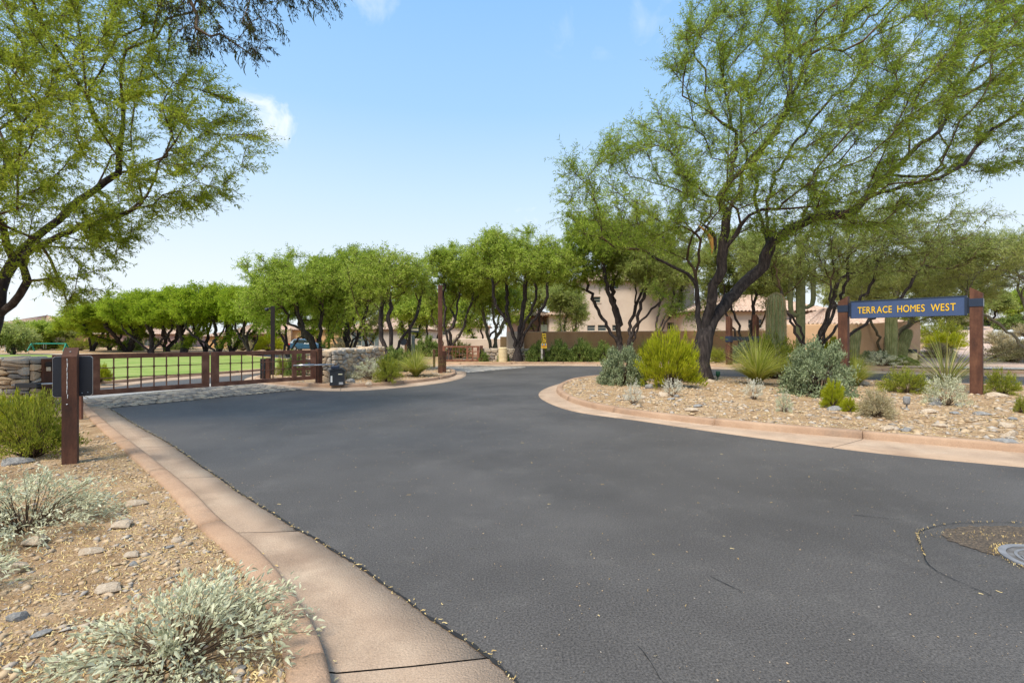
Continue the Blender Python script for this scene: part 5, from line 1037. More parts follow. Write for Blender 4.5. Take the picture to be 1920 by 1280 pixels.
# operator box
ox, oy = PX(633, 15.0), 15.05; ob = empty('gate_operator', (ox, oy, bedz(MD, ox, oy)), .25, label='black plastic gate operator box with white sticker before the rubble wall', cat='operator box')
MB().prism([(-.23, 0), (.20, 0), (.20, .40), (.10, .50), (-.23, .44)], -.2, .2).build('housing', M['black_plastic'], ob)
MB().prism([(-.25, .445), (.10, .505), (.225, .405), (.225, .435), (.11, .54), (-.25, .475)], -.22, .22).build('lid', M['black_plastic'], ob); MB().box(-.2, .04, -.12, .12, .50, .60, bev=.02).build('arm_hub', M['navy'], ob)
MB().box(-.20, -.15, -.204, -.2005, .10, .30).build('sticker', M['white'], ob); MB().box(.02, .14, -.204, -.2005, .33, .36).build('badge', M['cream'], ob); MB().box(.04, .16, -.206, -.2005, .03, .10).build('caution_label', M['silver'], ob)

# ------------------------------------------------------------------ near post with the dark plate
npx, npy = PX(132, 5.45), 5.45; z0 = bedz(LB, npx, npy)
t = empty('steel_post', (npx, npy, z0-.02), .58, label='square rusty steel post with slanted top and pale drips in the left foreground', cat='post')
W2 = .064; hp = PZ(665, 5.45)-z0; mb = MB(); mb.add([(-W2, -W2, 0), (W2, -W2, 0), (W2, W2, 0), (-W2, W2, 0), (-W2, -W2, hp), (W2, -W2, hp), (W2, W2, hp+.10), (-W2, W2, hp+.10)], [(3, 2, 1, 0), (4, 5, 6, 7), (0, 1, 5, 4), (1, 2, 6, 5), (2, 3, 7, 6), (3, 0, 4, 7)]); mb.build('shaft', M['rust'], t)
mb = MB(); r = random.Random(4)
for k in range(9):
    x = -.018+r.gauss(0, .003); z = hp-.02-k*.05; mb.tube([(x, -W2-.001, z), (x+r.gauss(0, .002), -W2-.001, z-.045)], [r.uniform(.002, .005), r.uniform(.001, .003)], 6)
mb.lathe([(.008, 0), (.004, .006)], (-.018, -W2, hp-.53), 8); mb.lathe([(.010, 0), (.003, .004)], (0, 0, hp+.055), 8); mb.build('bird_droppings', M['white'], t)
pl = empty('metal_plate', (npx-.06, npy+.09, 0), .58, label='dark navy rounded metal plate fixed behind the near rusty post', cat='sign')
x0, x1 = -.165, .175; za, zb = PZ(742, 5.58), PZ(668, 5.58); c_ = .02
poly = [(x0+c_, za), (x1-c_, za), (x1, za+c_), (x1, zb-c_), (x1-c_, zb), (x0+c_, zb), (x0, zb-c_), (x0, za+c_)]
MB().prism(poly, -.006, .006).build('plate', M['navy_plate'], pl); MB().prism([(a*1.0+(.004 if a > 0 else -.004), b+(.004 if b > 1 else -.004)) for a, b in poly], .0065, .012).build('edge_trim', M['silver'], pl)
mb = MB(); [mb.lathe([(.006, -.003), (.004, .003)], (x, -.006, z), 8) for x, z in ((x1-.09, za+.035), (x1-.04, za+.04), (x1-.13, za+.03))]; mb.build('bolts', M['silver'], pl)
sx_, sy_ = G(150, 786, .1); o = MB().box(-.035, .035, -.03, .03, 0, PZ(700, sy_)-.1, bev=.004).build('thin_post', M['rust_gate'], None, (sx_, sy_, .09), .3); tag(o, 'thin brown stake behind the near rusty post', 'post')

# ------------------------------------------------------------------ the street sign
SL = np.array((PX(1582, 14.2), 14.2)); SR = np.array((PX(1831, 12.1), 12.1)); d = SR-SL; Ls = np.linalg.norm(d); rz = math.atan2(d[1], d[0])
zs = bedz(IS, *((SL+SR)/2)); sg = empty('street_sign', (SL[0], SL[1], 0), rz, label='blue street sign between two rusty posts reading TERRACE HOMES WEST', cat='sign')
pw = .118
for x, ztop, s_, yy in ((0, PZ(556, 14.2), 1, bedz(IS, *SL)), (Ls, PZ(538, 12.1), -1, bedz(IS, *SR))):
    a, b = (ztop-.16, ztop) if s_ == 1 else (ztop, ztop-.16); zb_ = yy-.05
    MB().add([(x-pw, -pw, zb_), (x+pw, -pw, zb_), (x+pw, pw, zb_), (x-pw, pw, zb_), (x-pw, -pw, a), (x+pw, -pw, b), (x+pw, pw, b), (x-pw, pw, a)], [(3, 2, 1, 0), (4, 5, 6, 7), (0, 1, 5, 4), (1, 2, 6, 5), (2, 3, 7, 6), (3, 0, 4, 7)]).build('post', M['rust'], sg)
    zc = (PZ(579, 14.2) if x == 0 else PZ(567.5, 12.1)); e = .012; MB().box(x-pw-e, x+pw+e, -pw-e, pw+e, zc-.10, zc+.10, bev=.004).build('band', M['navy'], sg)
bz0, bz1 = PZ(598.5, 14.1), PZ(567, 14.1); bz0 = (bz0+PZ(590, 12.3))/2; bz1 = (bz1+PZ(552, 12.3))/2; xa, xb = pw+.05, Ls-pw-.05
MB().box(xa, xb, -.05, .05, bz0+.0, bz1, bev=.004).build('board_frame', M['navy'], sg); MB().box(xa+.035, xb-.05, -.058, -.0505, bz0+.005, bz1-.05).build('board_face', M['sign_blue'], sg)
for x0, x1 in ((pw, xa), (xb, Ls-pw)): MB().box(x0, x1, -.03, .03, bz0+.05, bz1-.05).build('bracket', M['navy'], sg)
GL = []; x = 0
for ch in 'TERRACE HOMES WEST':
    if ch == ' ': x += .17; continue
    t_ = text_mesh(ch, .30, .004, M['gold'], sg, 'letter', rot=(math.pi/2, 0, 0), bold=0 if ch == 'M' else .0025); xs_ = [v.co.x for v in t_.data.vertices]; ys_ = [v.co.y for v in t_.data.vertices]
    w_ = max(xs_)-min(xs_); GL.append((t_, x-min(xs_), min(ys_), max(ys_))); x += w_+(.024 if ch in 'TAW' else .038)
k = (xb-xa)*.845/x; y0_ = GL[0][2]; hgt = GL[0][3]-GL[0][2]; kz = (bz1-bz0)*.37/hgt
for t_, xo, a_, b_ in GL: t_.scale = (k, kz, 1); t_.location = ((xa+xb)/2-.005-x*k/2+xo*k, -.064, (bz0+bz1)/2-.025-(y0_+hgt/2)*kz)
print('letters', k, kz, hgt*kz)

# the second sign, seen nearly edge on across the street
p1 = np.array((PX(1367, 27), 27.)); p2 = np.array((PX(1417, 28.8), 28.8)); d = p2-p1; L2 = np.linalg.norm(d)
s2 = empty('street_sign', (*p1, .1), math.atan2(d[1], d[0]), label='street sign seen edge on across the street behind the big trunk', cat='sign')
for x, zt in ((0, PZ(593, 27)-.1), (L2, PZ(590, 28.8)-.1)):
    MB().add([(x-.13, -.13, 0), (x+.13, -.13, 0), (x+.13, .13, 0), (x-.13, .13, 0), (x-.13, -.13, zt), (x+.13, -.13, zt-.2), (x+.13, .13, zt-.2), (x-.13, .13, zt)], [(3, 2, 1, 0), (4, 5, 6, 7), (0, 1, 5, 4), (1, 2, 6, 5), (2, 3, 7, 6), (3, 0, 4, 7)]).build('post', M['rust'], s2)
    MB().box(x-.15, x+.15, -.15, .15, PZ(641, 27)-.1, PZ(630, 27)-.1, bev=.01).build('band', M['navy'], s2)
MB().box(.16, L2-.16, -.05, .05, PZ(638, 27)-.1, PZ(631, 27)-.1).build('board', M['navy'], s2)

# tall post with its short companion
x, y = PX(825.5, 20.2), 20.2; o = MB().box(-.085, .085, -.085, .085, 0, PZ(535, y)-.1, bev=.01).build('tall_post', M['rust'], None, (x, y, bedz(MD, x, y)-.02), .3); tag(o, 'tall slim rusty steel post at the tip of the median', 'post')
x, y = PX(832.5, 20.7), 20.7; o = MB().box(-.08, .08, -.1, .1, 0, PZ(658, y)-.1, bev=.01).build('short_post', M['rust'], None, (x, y, bedz(MD, x, y)-.02), .3); tag(o, 'short rusty post touching the tall post on its right', 'post')
x, y = PX(814, 26.0), 26.0; o = MB().box(-.06, .06, -.06, .06, 0, 1.0, bev=.01).build('bollard', M['rust'], None, (x, y, 0), .3); tag(o, 'small dark bollard left of the tall rusty post', 'bollard')
# camera pole
x, y = PX(511.5, 19.3), 19.3; t = empty('camera_pole', (x, y, 0), .4, label='dark square pole with a small camera seen through the right gate leaf', cat='pole')
MB().box(-.075, .075, -.075, .075, 0, PZ(574, y), bev=.006).build('shaft', M['dark_metal'], t); mb = MB(); zt = PZ(580, y); mb.tube([(-.07, 0, zt+.05), (-.2, 0, zt+.05)], .02, 6); mb.lathe([(.05, -.07), (.07, -.03), (.065, .03), (.03, .05)], (-.22, 0, zt), 12); mb.build('camera', M['black_plastic'], t, smooth=True)
# keypad pedestal
x, y = PX(498, 17.2), 17.2; t = empty('keypad_pedestal', (x, y, 0), .3, label='dark keypad pedestal behind the right gate leaf left of the pole', cat='keypad')
MB().box(.02, .15, -.12, .12, 0, PZ(671, y), bev=.01).build('post', M['rust'], t); MB().box(-.16, .015, -.1, .1, 0, PZ(672, y), bev=.01).build('housing', M['dark_metal'], t); MB().box(-.13, -.01, -.106, -.1005, PZ(700, y), PZ(680, y)).build('keypad_face', M['black_plastic'], t); MB().lathe([(.028, 0), (.02, .01)], (-.07, -.11, PZ(684, y)), 10).build('button', M['silver'], t)
# yellow warning signs
x, y = PX(1018.5, 30.3), 30.3; t = empty('warning_sign_post', (x, y, .1), 0, label='striped post with two small yellow signs before the dark shrubs', cat='sign')
MB().box(-.02, .09, -.04, .04, 0, 2.0-.1, bev=.005).build('post', M['dark_metal'], t); MB().box(-.14, -.03, -.03, .03, 0, PZ(644, y)-.1, bev=.005).build('pale_post', M['walk'], t)
zz = lambda p: PZ(p, y)-.1
p = MB().box(-.09, .17, -.062, -.05, zz(641), zz(625)).build('upper_plate', M['yellow'], t); MB().box(-.12, -.095, -.063, -.045, zz(641.5), zz(624.5)).build('plate_edge', M['black_p'], p)
mb = MB(); mb.box(-.06, .14, -.066, -.0625, zz(629.2), zz(627.6)); mb.box(-.06, -.01, -.066, -.0625, zz(631.8), zz(630.2)); mb.box(-.06, -.015, -.066, -.0625, zz(639.8), zz(632.6)); mb.box(.03, .14, -.066, -.0625, zz(634), zz(631.6)); mb.box(.09, .14, -.066, -.0625, zz(637.2), zz(634.2)); mb.box(.01, .08, -.066, -.0625, zz(639), zz(637.6)); mb.build('black_marks', M['black_p'], p)
p = MB().box(-.13, .22, -.062, -.05, zz(653), zz(643)).build('lower_plate', M['yellow'], t); mb = MB(); mb.box(-.09, .0, -.066, -.0625, zz(647), zz(644.3)); mb.box(.09, .18, -.066, -.0625, zz(647), zz(644.3)); mb.build('blue_marks', M['blue_p'], p); mb = MB(); mb.box(-.09, .18, -.066, -.0625, zz(649.5), zz(648.3)); mb.box(-.05, .14, -.066, -.0625, zz(651.5), zz(650.6)); mb.build('red_marks', M['red_p'], p)
x, y = PX(1020, 33.6), 33.6; t = empty('utility_box', (x, y, .1), 0, label='cream box on a dark pole above the brown wall', cat='utility box'); MB().box(-.04, .04, -.04, .04, 0, PZ(602, y)-.1).build('pole', M['dark_metal'], t); MB().box(-.22, .22, -.14, -.045, PZ(621.5, y)-.1, PZ(609, y)-.1, bev=.01).build('box', M['cream'], t); MB().box(-.08, .09, -.144, -.1405, PZ(611.8, y)-.1, PZ(611, y)-.1).build('slot', M['wood'], t)
# tan ribbed box
x, y = PX(943, 30.6), 30.6; mb = MB(); pr = []
for k in range(11): z = .9*k/11; pr += [(.27, z), (.29, z+.02), (.29, z+.05), (.27, z+.07)]
mb.lathe(pr+[(.27, .9), (.22, .93)], n=20); o = mb.build('ribbed_box', M['ribbed'], None, (x, y, .1)); tag(o, 'tan ribbed utility pedestal against the low rubble wall', 'utility pedestal')
# far gate
fa, fb = np.array((PX(829, 30.4), 30.4)), np.array((PX(899, 30.7), 30.7)); gate_leaf('small rusty gate leaf standing open beyond the tall post', fa, fb, True, z0=.14, z1=1.12, panel=.66, nb=5)
o = MB().box(-.1, .1, -.1, .1, 0, 1.05).build('gate_post', M['rust'], None, (PX(902.5, 30.9), 30.9, .08)); tag(o, 'dark post at the right end of the far gate', 'post')
# round sign and hanging sign
x, y = PX(760, 33), 33; t = empty('round_sign', (x, y, .05), 0, label='back of a round dark sign on a brown post left of the hanging sign', cat='sign'); MB().box(-.05, .11, -.04, .04, 0, PZ(640, y)).build('post', M['wood'], t)
n = 20; MB().prism([(-.13+.24*math.cos(2*math.pi*k/n), PZ(642, y)+.24*math.sin(2*math.pi*k/n)) for k in range(n)], -.07, -.05).build('disc', M['navy_plate'], t)
x, y = PX(769, 36), 36; t = empty('hanging_sign', (x, y, .05), 0, label='dark hanging street sign with pale lettering left of the tall post', cat='sign'); MB().box(-.06, .06, -.06, .06, 0, PZ(609, y)).build('post', M['dark_metal'], t); MB().box(.12, .34, -.1, .1, 0, PZ(630, y)).build('pedestal', M['shutter'], t); MB().box(.07, .66, -.03, .03, PZ(624, y), PZ(616, y)).build('board', M['navy'], t); MB().box(.11, .62, -.034, -.0305, PZ(621, y), PZ(618, y)).build('lettering_strip', M['cream'], t)
# garden lights
def spot(px, py, label, m, s=1.):
    x, y = G(px, py, .13); t = empty('garden_light', (x, y, bedz(IS, x, y)), 0, label=label, cat='garden light')
    MB().lathe([(.05*s, 0), (.04*s, .02*s), (.015*s, .03*s), (.015*s, .10*s), (.03*s, .12*s)], n=10).build('stake', M[m], t, smooth=True); MB().lathe([(.045*s, .11*s), (.06*s, .15*s), (.062*s, .27*s), (.05*s, .28*s), (.045*s, .24*s)], n=12).build('lamp_head', M[m], t, smooth=True)
spot(1346, 712, 'green spotlight on the ground right of the forked trunk', 'green_light', 1.15); spot(1700, 769, 'small weathered grey green spotlight at the island front', 'rock_grey', .95)
# utility boxes on the right
x, y = PX(1711, 27.8), 27.8; t = empty('pedestal_light', (x, y, landz(x, y)), 0, label='tan pedestal with a black cap beside the barrel cactus', cat='pedestal'); MB().box(-.15, .17, -.15, .15, 0, .62, bev=.02).build('column', M['ribbed'], t); MB().box(-.17, .13, -.17, .13, .63, .84, bev=.01).build('cap', M['black_plastic'], t)
x, y = PX(1756, 36), 36; o = MB().box(-.14, .14, -.12, .12, 0, .55, bev=.01).build('utility_box', M['black_plastic'], None, (x, y, landz(x, y))); tag(o, 'small black box in the yellow brush left of the path', 'utility box')

# ------------------------------------------------------------------ garden walls
def wall_box(label, pxa, Ya, pxb, Yb, top_a, top_b, m, thick=.25, base=None, name='garden_wall'):
    A = np.array((PX(pxa, Ya), Ya)); B = np.array((PX(pxb, Yb), Yb)); d = B-A; L = np.linalg.norm(d); b = .05 if base is None else base; t = empty(name, (*A, b), math.atan2(d[1], d[0]), label=label, cat='wall'); ha, hb = PZ(top_a, Ya)-b, PZ(top_b, Yb)-b; n = max(2, int(L/1.5)); v = []; r = thick/2
    for i in range(n+1):
        u = L*i/n; h = ha+(hb-ha)*i/n
        for yy, zz in ((-r, -.3), (-r, h-.05), (-r+.03, h-.01), (0, h+.005), (r-.03, h-.01), (r, h-.05), (r, -.3)): v.append((u, yy, zz))
    f = [(i*7+k, i*7+7+k, i*7+8+k, i*7+k+1) for i in range(n) for k in range(6)]+[tuple(range(6, -1, -1)), tuple(range(n*7, n*7+7))]
    mk('wall', v, f, M[m], t); return t
wall_box('long brown stucco garden wall across the cross street', 981, 34.5, 1438, 34.5, 622, 619, 'stucco_brown')
wall_box('pale stucco wall pillar at the left end of the brown wall', 951, 34.2, 981, 34.4, 622, 621.5, 'stucco_tan', thick=.7)
wall_box('brown garden wall section, painted brighter as if lit, behind the left sign post', 1440, 34.8, 1606, 33.0, 608, 607, 'stucco_brown_lit'); wall_box('brown garden wall end, painted brighter as if lit, behind the barrel cactus', 1607, 33.0, 1722, 36.0, 607.5, 601, 'stucco_brown_lit', base=.8)
wall_box('long pale garden wall behind the far gate', 775, 46, 960, 46, 635, 635, 'stucco_tan'); wall_box('short tan wall left of the wall pillar', 938, 42, 952, 42, 631, 631, 'stucco_orange')
wall_box('low pale wall behind the lawn at the left', -60, 62, 215, 62, 664, 664, 'stucco_grey', thick=.4)

# ------------------------------------------------------------------ houses
def tile_roof(parent, x0, x1, y0, y1, z0, rise, m, hip=(1, 1), pitch=.36, both=True, name='roof', hipk=.9):
    """gable/hip roof; barrel tiles are modelled as rounded ridges and stepped courses"""
    hw = (y1-y0)/2; ym = (y0+y1)/2; V = []; Fq = []
    def slope(p0, p1, q0, q1):
        p0, p1, q0, q1 = map(np.array, (p0, p1, q0, q1)); L = np.linalg.norm(p1-p0); S_ = np.linalg.norm((q0+q1)/2-(p0+p1)/2); nu = max(4, int(L/pitch)*4); nv = max(3, int(S_/.42)); b = len(V)
        nrm_ = np.cross(p1-p0, q0-p0); nrm_ = nrm_/np.linalg.norm(nrm_); nrm_ = nrm_ if nrm_[2] > 0 else -nrm_
        for j in range(nv+1):
            for e in (0, 1):
                t_ = min(1, max(0, (j+(0 if e else -.001))/nv)); lift = (.07 if e == 0 else .02)*(0 if j == 0 and e == 0 else 1)
                for i in range(nu+1):
                    u = i/nu; a = p0+(p1-p0)*u; c = q0+(q1-q0)*u; V.append(tuple(a+(c-a)*t_+nrm_*(.055*math.cos(i*math.pi/2)+lift+rnd.uniform(-.008, .008))))
        w_ = nu+1
        for j in range(2*(nv+1)-1):
            for i in range(nu): k = b+j*w_+i; Fq.append((k, k+1, k+w_+1, k+w_))
    ra, rb = x0+hw*hipk*hip[0], x1-hw*hipk*hip[1]; zt = z0+rise
    slope((x0, y0, z0), (x1, y0, z0), (ra, ym, zt), (rb, ym, zt)); slope((x1, y1, z0), (x0, y1, z0), (rb, ym, zt), (ra, ym, zt))
    if hip[0]: slope((x0, y1, z0), (x0, y0, z0), (ra, ym, zt), (ra, ym, zt))
    if hip[1]: slope((x1, y0, z0), (x1, y1, z0), (rb, ym, zt), (rb, ym, zt))
    o = mk(name, V, Fq, M[m], parent); mb = MB(); mb.box(x0+.03, x1-.03, y0+.03, y1-.03, z0-.14, z0-.02); mb.build('fascia', M['wood'] if m == 'tile' else M['frame'], parent)
    if not hip[0]: mk('gable', [(x0+.4, y0+.4, z0-.1), (x0+.4, y1-.4, z0-.1), (x0+.4, ym, zt-.1)], [(0, 1, 2)], M['stucco_tan'], parent)
    return o
def house(label, px0, px1, Y, depth, eave, rise, wallm, wins=(), m='tile', over=.5, hip=(1, 1), base=0., name='house', roof=True):
    x0, x1 = PX(px0, Y), PX(px1, Y); root = empty(name, ((x0+x1)/2, Y, base), 0, label=label, cat='house'); cx = (x0+x1)/2; w_ = x1-x0; h = PZ(eave, Y)-base
    rects = []
    for w in wins:
        a, b, t, bt, kind = w; rects.append((PX(a, Y)-cx, PX(b, Y)-cx, PZ(bt, Y)-base, PZ(t, Y)-base, kind))
    xs = sorted({-w_/2, w_/2}|{q for r in rects for q in r[:2]}); zs_ = sorted({-.3, h}|{q for r in rects for q in r[2:4]}); mb = MB(); dp = .18
    for i in range(len(xs)-1):
        for j in range(len(zs_)-1):
            mx_, mz_ = (xs[i]+xs[i+1])/2, (zs_[j]+zs_[j+1])/2
            if any(r[0] < mx_ < r[1] and r[2] < mz_ < r[3] for r in rects): continue
            mb.add([(xs[i], 0, zs_[j]), (xs[i+1], 0, zs_[j]), (xs[i+1], 0, zs_[j+1]), (xs[i], 0, zs_[j+1])], [(0, 1, 2, 3)])
    for r in rects:
        a, b, c, d = r[:4]; mb.add([(a, 0, c), (b, 0, c), (b, 0, d), (a, 0, d), (a, dp, c), (b, dp, c), (b, dp, d), (a, dp, d)], [(0, 4, 5, 1), (1, 5, 6, 2), (2, 6, 7, 3), (3, 7, 4, 0)])
    X = w_/2; mb.add([(-X, 0, -.3), (-X, depth, -.3), (X, depth, -.3), (X, 0, -.3), (-X, 0, h), (-X, depth, h), (X, depth, h), (X, 0, h)], [(0, 4, 5, 1), (1, 5, 6, 2), (2, 6, 7, 3), (4, 7, 6, 5)]); mb.build('wall', M[wallm], root)
    for a, b, c, d, kind in rects:
        if kind == 'open': 
            MB().box(a+.002, b-.002, dp+.6, dp+.62, c, d).build('dark_recess', M['dark'], root); continue
        if kind in ('garage', 'door'):
            o = MB().box(a+.002, b-.002, dp-.04, dp, c, d).build('garage_door' if kind == 'garage' else 'door', M['wood'], root); q = MB()
            for k in range(1, 4): q.box(a+.05, b-.05, dp-.06, dp-.0405, c+(d-c)*k/4-.02, c+(d-c)*k/4+.02)
            q.build('panel_rails', M['wood'], o); continue
        fr = MB(); e = .045; fr.box(a, b, dp-.08, dp-.02, d-e, d); fr.box(a, b, dp-.08, dp-.02, c, c+e); fr.box(a, a+e, dp-.08, dp-.02, c+e, d-e); fr.box(b-e, b, dp-.08, dp-.02, c+e, d-e)
        nmx = max(1, round((b-a)/.75)); 
        for k in range(1, nmx): xx = a+(b-a)*k/nmx; fr.box(xx-.018, xx+.018, dp-.075, dp-.03, c+e, d-e)
        zz_ = (c+d)/2; fr.box(a+e, b-e, dp-.07, dp-.035, zz_-.02, zz_+.02)
        f = fr.build('window', M['frame'], root); MB().box(a+.01, b-.01, dp-.012, dp-.004, c+.01, d-.01).build('pane', M['glass'], f); MB().box(a-.08, b+.08, -.06, .06, c-.08, c-.004).build('sill', M[wallm] if kind != 'shut' else M['white'], f)
        if kind == 'shut':
            for s0, s1 in ((a-.62, a-.06), (b+.06, b+.62)):
                sh = MB(); sh.box(s0, s1, -.06, -.003, c, d); 
                for k in range(9): zq = c+.1+(d-c-.2)*k/8; sh.box(s0+.06, s1-.06, -.075, -.0605, zq-.05, zq+.05)
                sh.build('shutter', M['shutter'], root)
    if roof: tile_roof(root, -X-over, X+over, -over, depth+over, h, rise, m, hip)
    return root
house('two storey beige stucco house with tile roof behind the brown wall', 1082, 1302, 52, 11, 527, 2.6, 'stucco_tan', ((1101, 1116, 609.5, 620, 'w'), (1121, 1137, 609, 620, 'w'), (1148, 1158, 609, 620, 'w'), (1251, 1271, 604, 617, 'w'), (1143, 1160, 533, 541, 'w'), (1112, 1126, 556, 567, 'w')))
house('lower beige wing with a tile eave left of the two storey house', 1030, 1083, 55, 8, 590, 1.6, 'stucco_tan', ((1073, 1082, 610, 620, 'w'),)); house('low house with tiled gable left of the brown wall end', 950, 1035, 60, 8, 592, 1.4, 'stucco_rose', ())
house('long single storey beige house with tile roof behind the fat saguaro', 1303, 1555, 46, 10, 583, 1.9, 'stucco_tan', ((1403, 1411.5, 599, 615, 'w'), (1421, 1430, 598, 615, 'w'), (1330, 1345, 600, 614, 'w')))
house('low tile roofed garage wing left of the sign board', 1520, 1700, 41, 9, 607, 1.5, 'stucco_tan', ((1524, 1536, 606.5+3, 620, 'open'),), base=.4)
hA = house('grey beige house with blue grey shutters and tile roof behind the rubble wall', 655, 800, 72, 11, 617, 2.9, 'stucco_grey', ((668, 678, 624, 648, 'shut'), (692, 702, 624, 648, 'shut')))
hB = house('orange stucco garage house behind the parked car', 548, 655, 76, 10, 618, 2.2, 'stucco_orange', ((566, 600, 629, 662, 'open'), (634, 652, 634, 662, 'garage')))
# stone piers on the garage
for a, b in ((540, 547), (585.5, 592)):
    mb = MB(); x0, x1 = PX(a, 75.4)-hB.location.x, PX(b, 75.4)-hB.location.x
    for k in range(15):
        for i in range(2): xx = x0+(x1-x0)*i/2; mb.box(xx+.01, xx+(x1-x0)/2-.01, -.9+rnd.uniform(-.03, .03), -.3, k*.2+.01, k*.2+.19)
    mb.build('stone_pier', M['brick'], hB)
hC = house('porch house with cream columns and dark openings behind the row of trees', 425, 545, 80, 9, 626, 2.4, 'stucco_rose', ((440, 458, 631, 660, 'open'), (466, 500, 631, 660, 'open')))
for px in (462, 437): mb = MB(); x = PX(px, 79.2)-hC.location.x; mb.lathe([(.32, 0), (.32, .3), (.24, .35), (.22, 2.2), (.3, 2.35), (.34, 2.5)], (x, -.9, 0), 12); mb.build('porch_column', M['cream'], hC, smooth=True)
MB().box(PX(425, 79)-hC.location.x, PX(505, 79)-hC.location.x, -1.2, -.01, 2.5, 2.75).build('porch_roof', M['tile'], hC)
house('orange stucco garden building with an arched door left of the porch house', 385, 428, 84, 6, 630, .9, 'stucco_orange', ((413, 420, 640, 662, 'door'),)); house('rose coloured house with tile roof behind the left trees of the row', 215, 330, 92, 9, 626, 2.4, 'stucco_rose', ((225, 235, 640, 655, 'garage'), (270, 290, 636, 648, 'w')))
house('brown roofed house at the far left above the stone wall', -30, 82, 84, 12, 612, 2.2, 'stucco_rose', ((-20, -5, 636, 650, 'w'), (14, 26, 636, 655, 'w'), (42, 58, 640, 662, 'garage'))); house('beige house with flat parapet behind the swing frame', 88, 168, 90, 8, 626, 1.9, 'stucco_orange', ((100, 108, 638, 652, 'w'), (125, 140, 638, 655, 'garage')))
house('small distant hut with grey roof near the right edge', 1872, 1912, 92, 5, 596, 1.3, 'stucco_rose', (), m='tile_grey', base=4.5)
house('pale distant house behind the far gate', 790, 915, 96, 9, 612, 2.2, 'stucco_tan', ((805, 815, 618, 628, 'w'), (830, 840, 618, 628, 'w')))

# ------------------------------------------------------------------ parked car
cy = 66.; cxx = PX(546, cy); car = empty('parked_car', (cxx, cy, .02), 0, label='blue hatchback parked before the orange garage', cat='car')
def car_mesh():
    # rows along x (rear at 0, front at 4.4); sections across y
    prof = [(-.02, .45, .62, .62), (0.0, .35, .95, .95), (.12, .28, 1.02, 1.18), (.55, .22, 1.02, 1.56), (1.2, .22, 1.0, 1.63), (2.1, .22, .98, 1.60), (2.75, .22, .96, 1.40), (3.3, .22, .94, 1.02), (3.9, .25, .86, .90), (4.3, .32, .66, .70), (4.42, .42, .50, .52)]
    V = []; Fq = []
    for x, zb, zw, zt in prof:
        hw = .88 if 0.1 < x < 4.1 else .78; top = .66 if zt > zw+.1 else .8
        V += [(x, -hw+.06, zb), (x, -hw, zb+.12), (x, -hw, (zb+zw)/2), (x, -hw+.04, zw), (x, -top*.92, zt-.05*(zt > zw+.1)), (x, -top*.6, zt+.02), (x, top*.6, zt+.02), (x, top*.92, zt-.05*(zt > zw+.1)), (x, hw-.04, zw), (x, hw, (zb+zw)/2), (x, hw, zb+.12), (x, hw-.06, zb)]
    n = 12
    for i in range(len(prof)-1):
        for k in range(n): Fq.append((i*n+k, i*n+(k+1) % n, (i+1)*n+(k+1) % n, (i+1)*n+k))
    Fq += [tuple(range(n)), tuple(range(len(V)-1, len(V)-n-1, -1))]; return V, Fq
V, Fq = car_mesh(); sc_ = 1.0; mk('body', V, Fq, M['carpaint'], car, smooth=False)
for x in (.85, 3.45):
    for y in (-.9, .72):
        wv = MB().tube([(x, y, .33), (x, y+.2, .33)], .33, 20).build('wheel', M['tyre'], car); MB().tube([(x, y-.012, .33), (x, y+.03, .33)], .2, 12).build('rim', M['rim'], wv)
for poly in ([(.55, 1.06), (1.25, 1.06), (1.25, 1.50), (.72, 1.46)], [(1.32, 1.06), (2.15, 1.06), (2.1, 1.48), (1.32, 1.50)], [(2.22, 1.06), (2.95, 1.05), (2.5, 1.38), (2.2, 1.45)]): MB().prism(poly, -.845, -.70).build('side_window', M['glass'], car)
MB().add([(.10, -.6, 1.12), (.10, .6, 1.12), (.42, .5, 1.50), (.42, -.5, 1.50)], [(0, 1, 2, 3)]).build('rear_window', M['glass'], car)
for y0, y1 in ((-.89, -.60), (.60, .89)): MB().box(-.03, .25, y0, y1, .80, 1.0, bev=.02).build('tail_lamp', M['tail'], car)
MB().box(-.05, 0.02, -.26, .26, .58, .70).build('number_plate', M['white'], car)
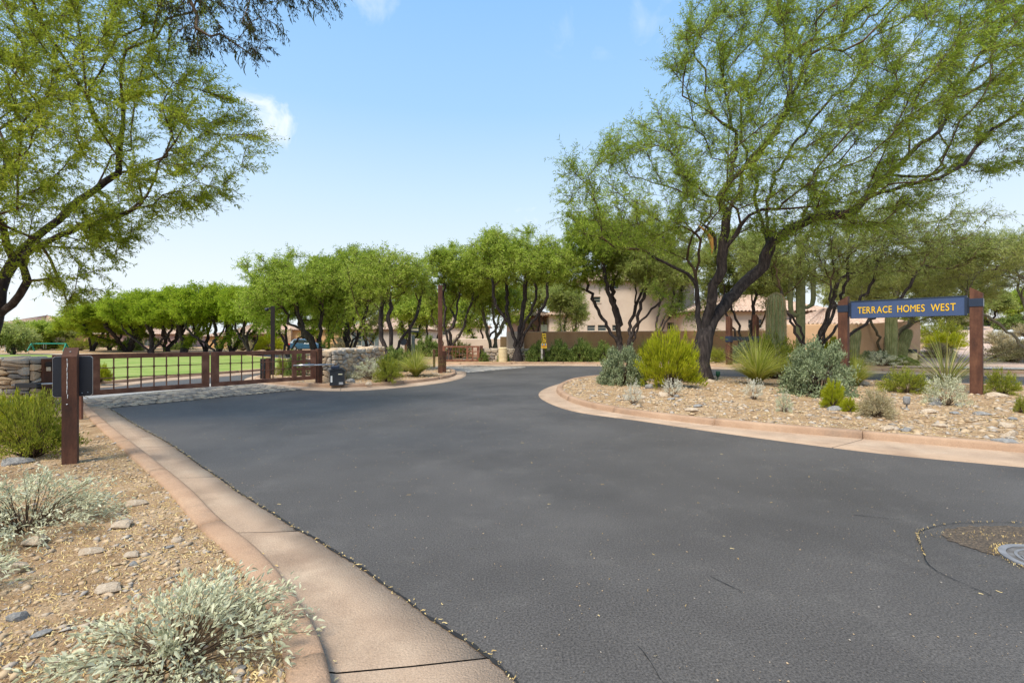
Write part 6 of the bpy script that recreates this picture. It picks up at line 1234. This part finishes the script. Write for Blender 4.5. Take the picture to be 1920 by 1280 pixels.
# ------------------------------------------------------------------ playground and small far things
x0, x1, y = PX(59, 60), PX(124, 60), 60.; t = empty('swing_frame', (x0, y, 0), 0, label='teal swing frame behind the left stone wall', cat='swing'); zt = PZ(644, y); w_ = x1-x0
MB().tube([(0, 0, zt), (w_, 0, zt)], .05, 8).build('top_bar', M['teal'], t)
for x, yy in ((0, -.5), (0, .5), (w_, -.5), (w_, .5)): MB().tube([(x, 0, zt), (x+(.08 if x else -.08), yy, 0)], .085, 8).build('leg', M['teal'], t)
for x in (w_*.35, w_*.42): MB().tube([(x, 0, zt), (x, 0, .4)], .02, 5).build('chain', M['silver'], t)
x, y = PX(-2, 58), 58.; t = empty('climbing_frame', (x, y, 0), 0, label='white hooped climbing frame at the far left edge', cat='climbing frame')
zt = PZ(641, y)
MB().tube([(-.75, 0, 0), (-.75, 0, zt*.7), (-.5, 0, zt*.95), (0, 0, zt), (.5, 0, zt*.95), (.75, 0, zt*.7), (.75, 0, 0)], .035, 6).build('hoop', M['white'], t)
for z in (.35, .65, .95): MB().tube([(-.75, 0, z), (.75, 0, z)], .03, 6).build('rung', M['white'], t)
x, y = PX(1849, 70), 70.; t = empty('small_sign', (x, y, landz(x, y)), 0, label='small white sign on a red post beside the climbing path', cat='sign'); zz0 = PZ(593, y)-landz(x, y); MB().box(-.08, .08, -.05, .05, 0, max(.6, zz0)).build('post', M['red_p'], t); MB().box(-.3, .3, -.08, -.055, zz0, zz0+.6).build('plate', M['white'], t)
x, y = PX(1890, 76), 76.; t = empty('small_sign', (x, y, landz(x, y)), 0, label='low blue sign between red posts on the far slope', cat='sign'); zz0 = PZ(596, y)-landz(x, y)
for q in (0, 1.75): MB().box(q-.07, q+.07, -.07, .07, 0, max(.8, zz0+.2)).build('post', M['red_p'], t)
MB().box(.1, 1.65, -.04, .04, max(.4, zz0-.2), max(.7, zz0+.1)).build('board', M['navy'], t)
print('objects', len(C.objects), 'tris', sum(len(o.data.loops)-2*len(o.data.polygons) for o in C.objects if o.type == 'MESH'))
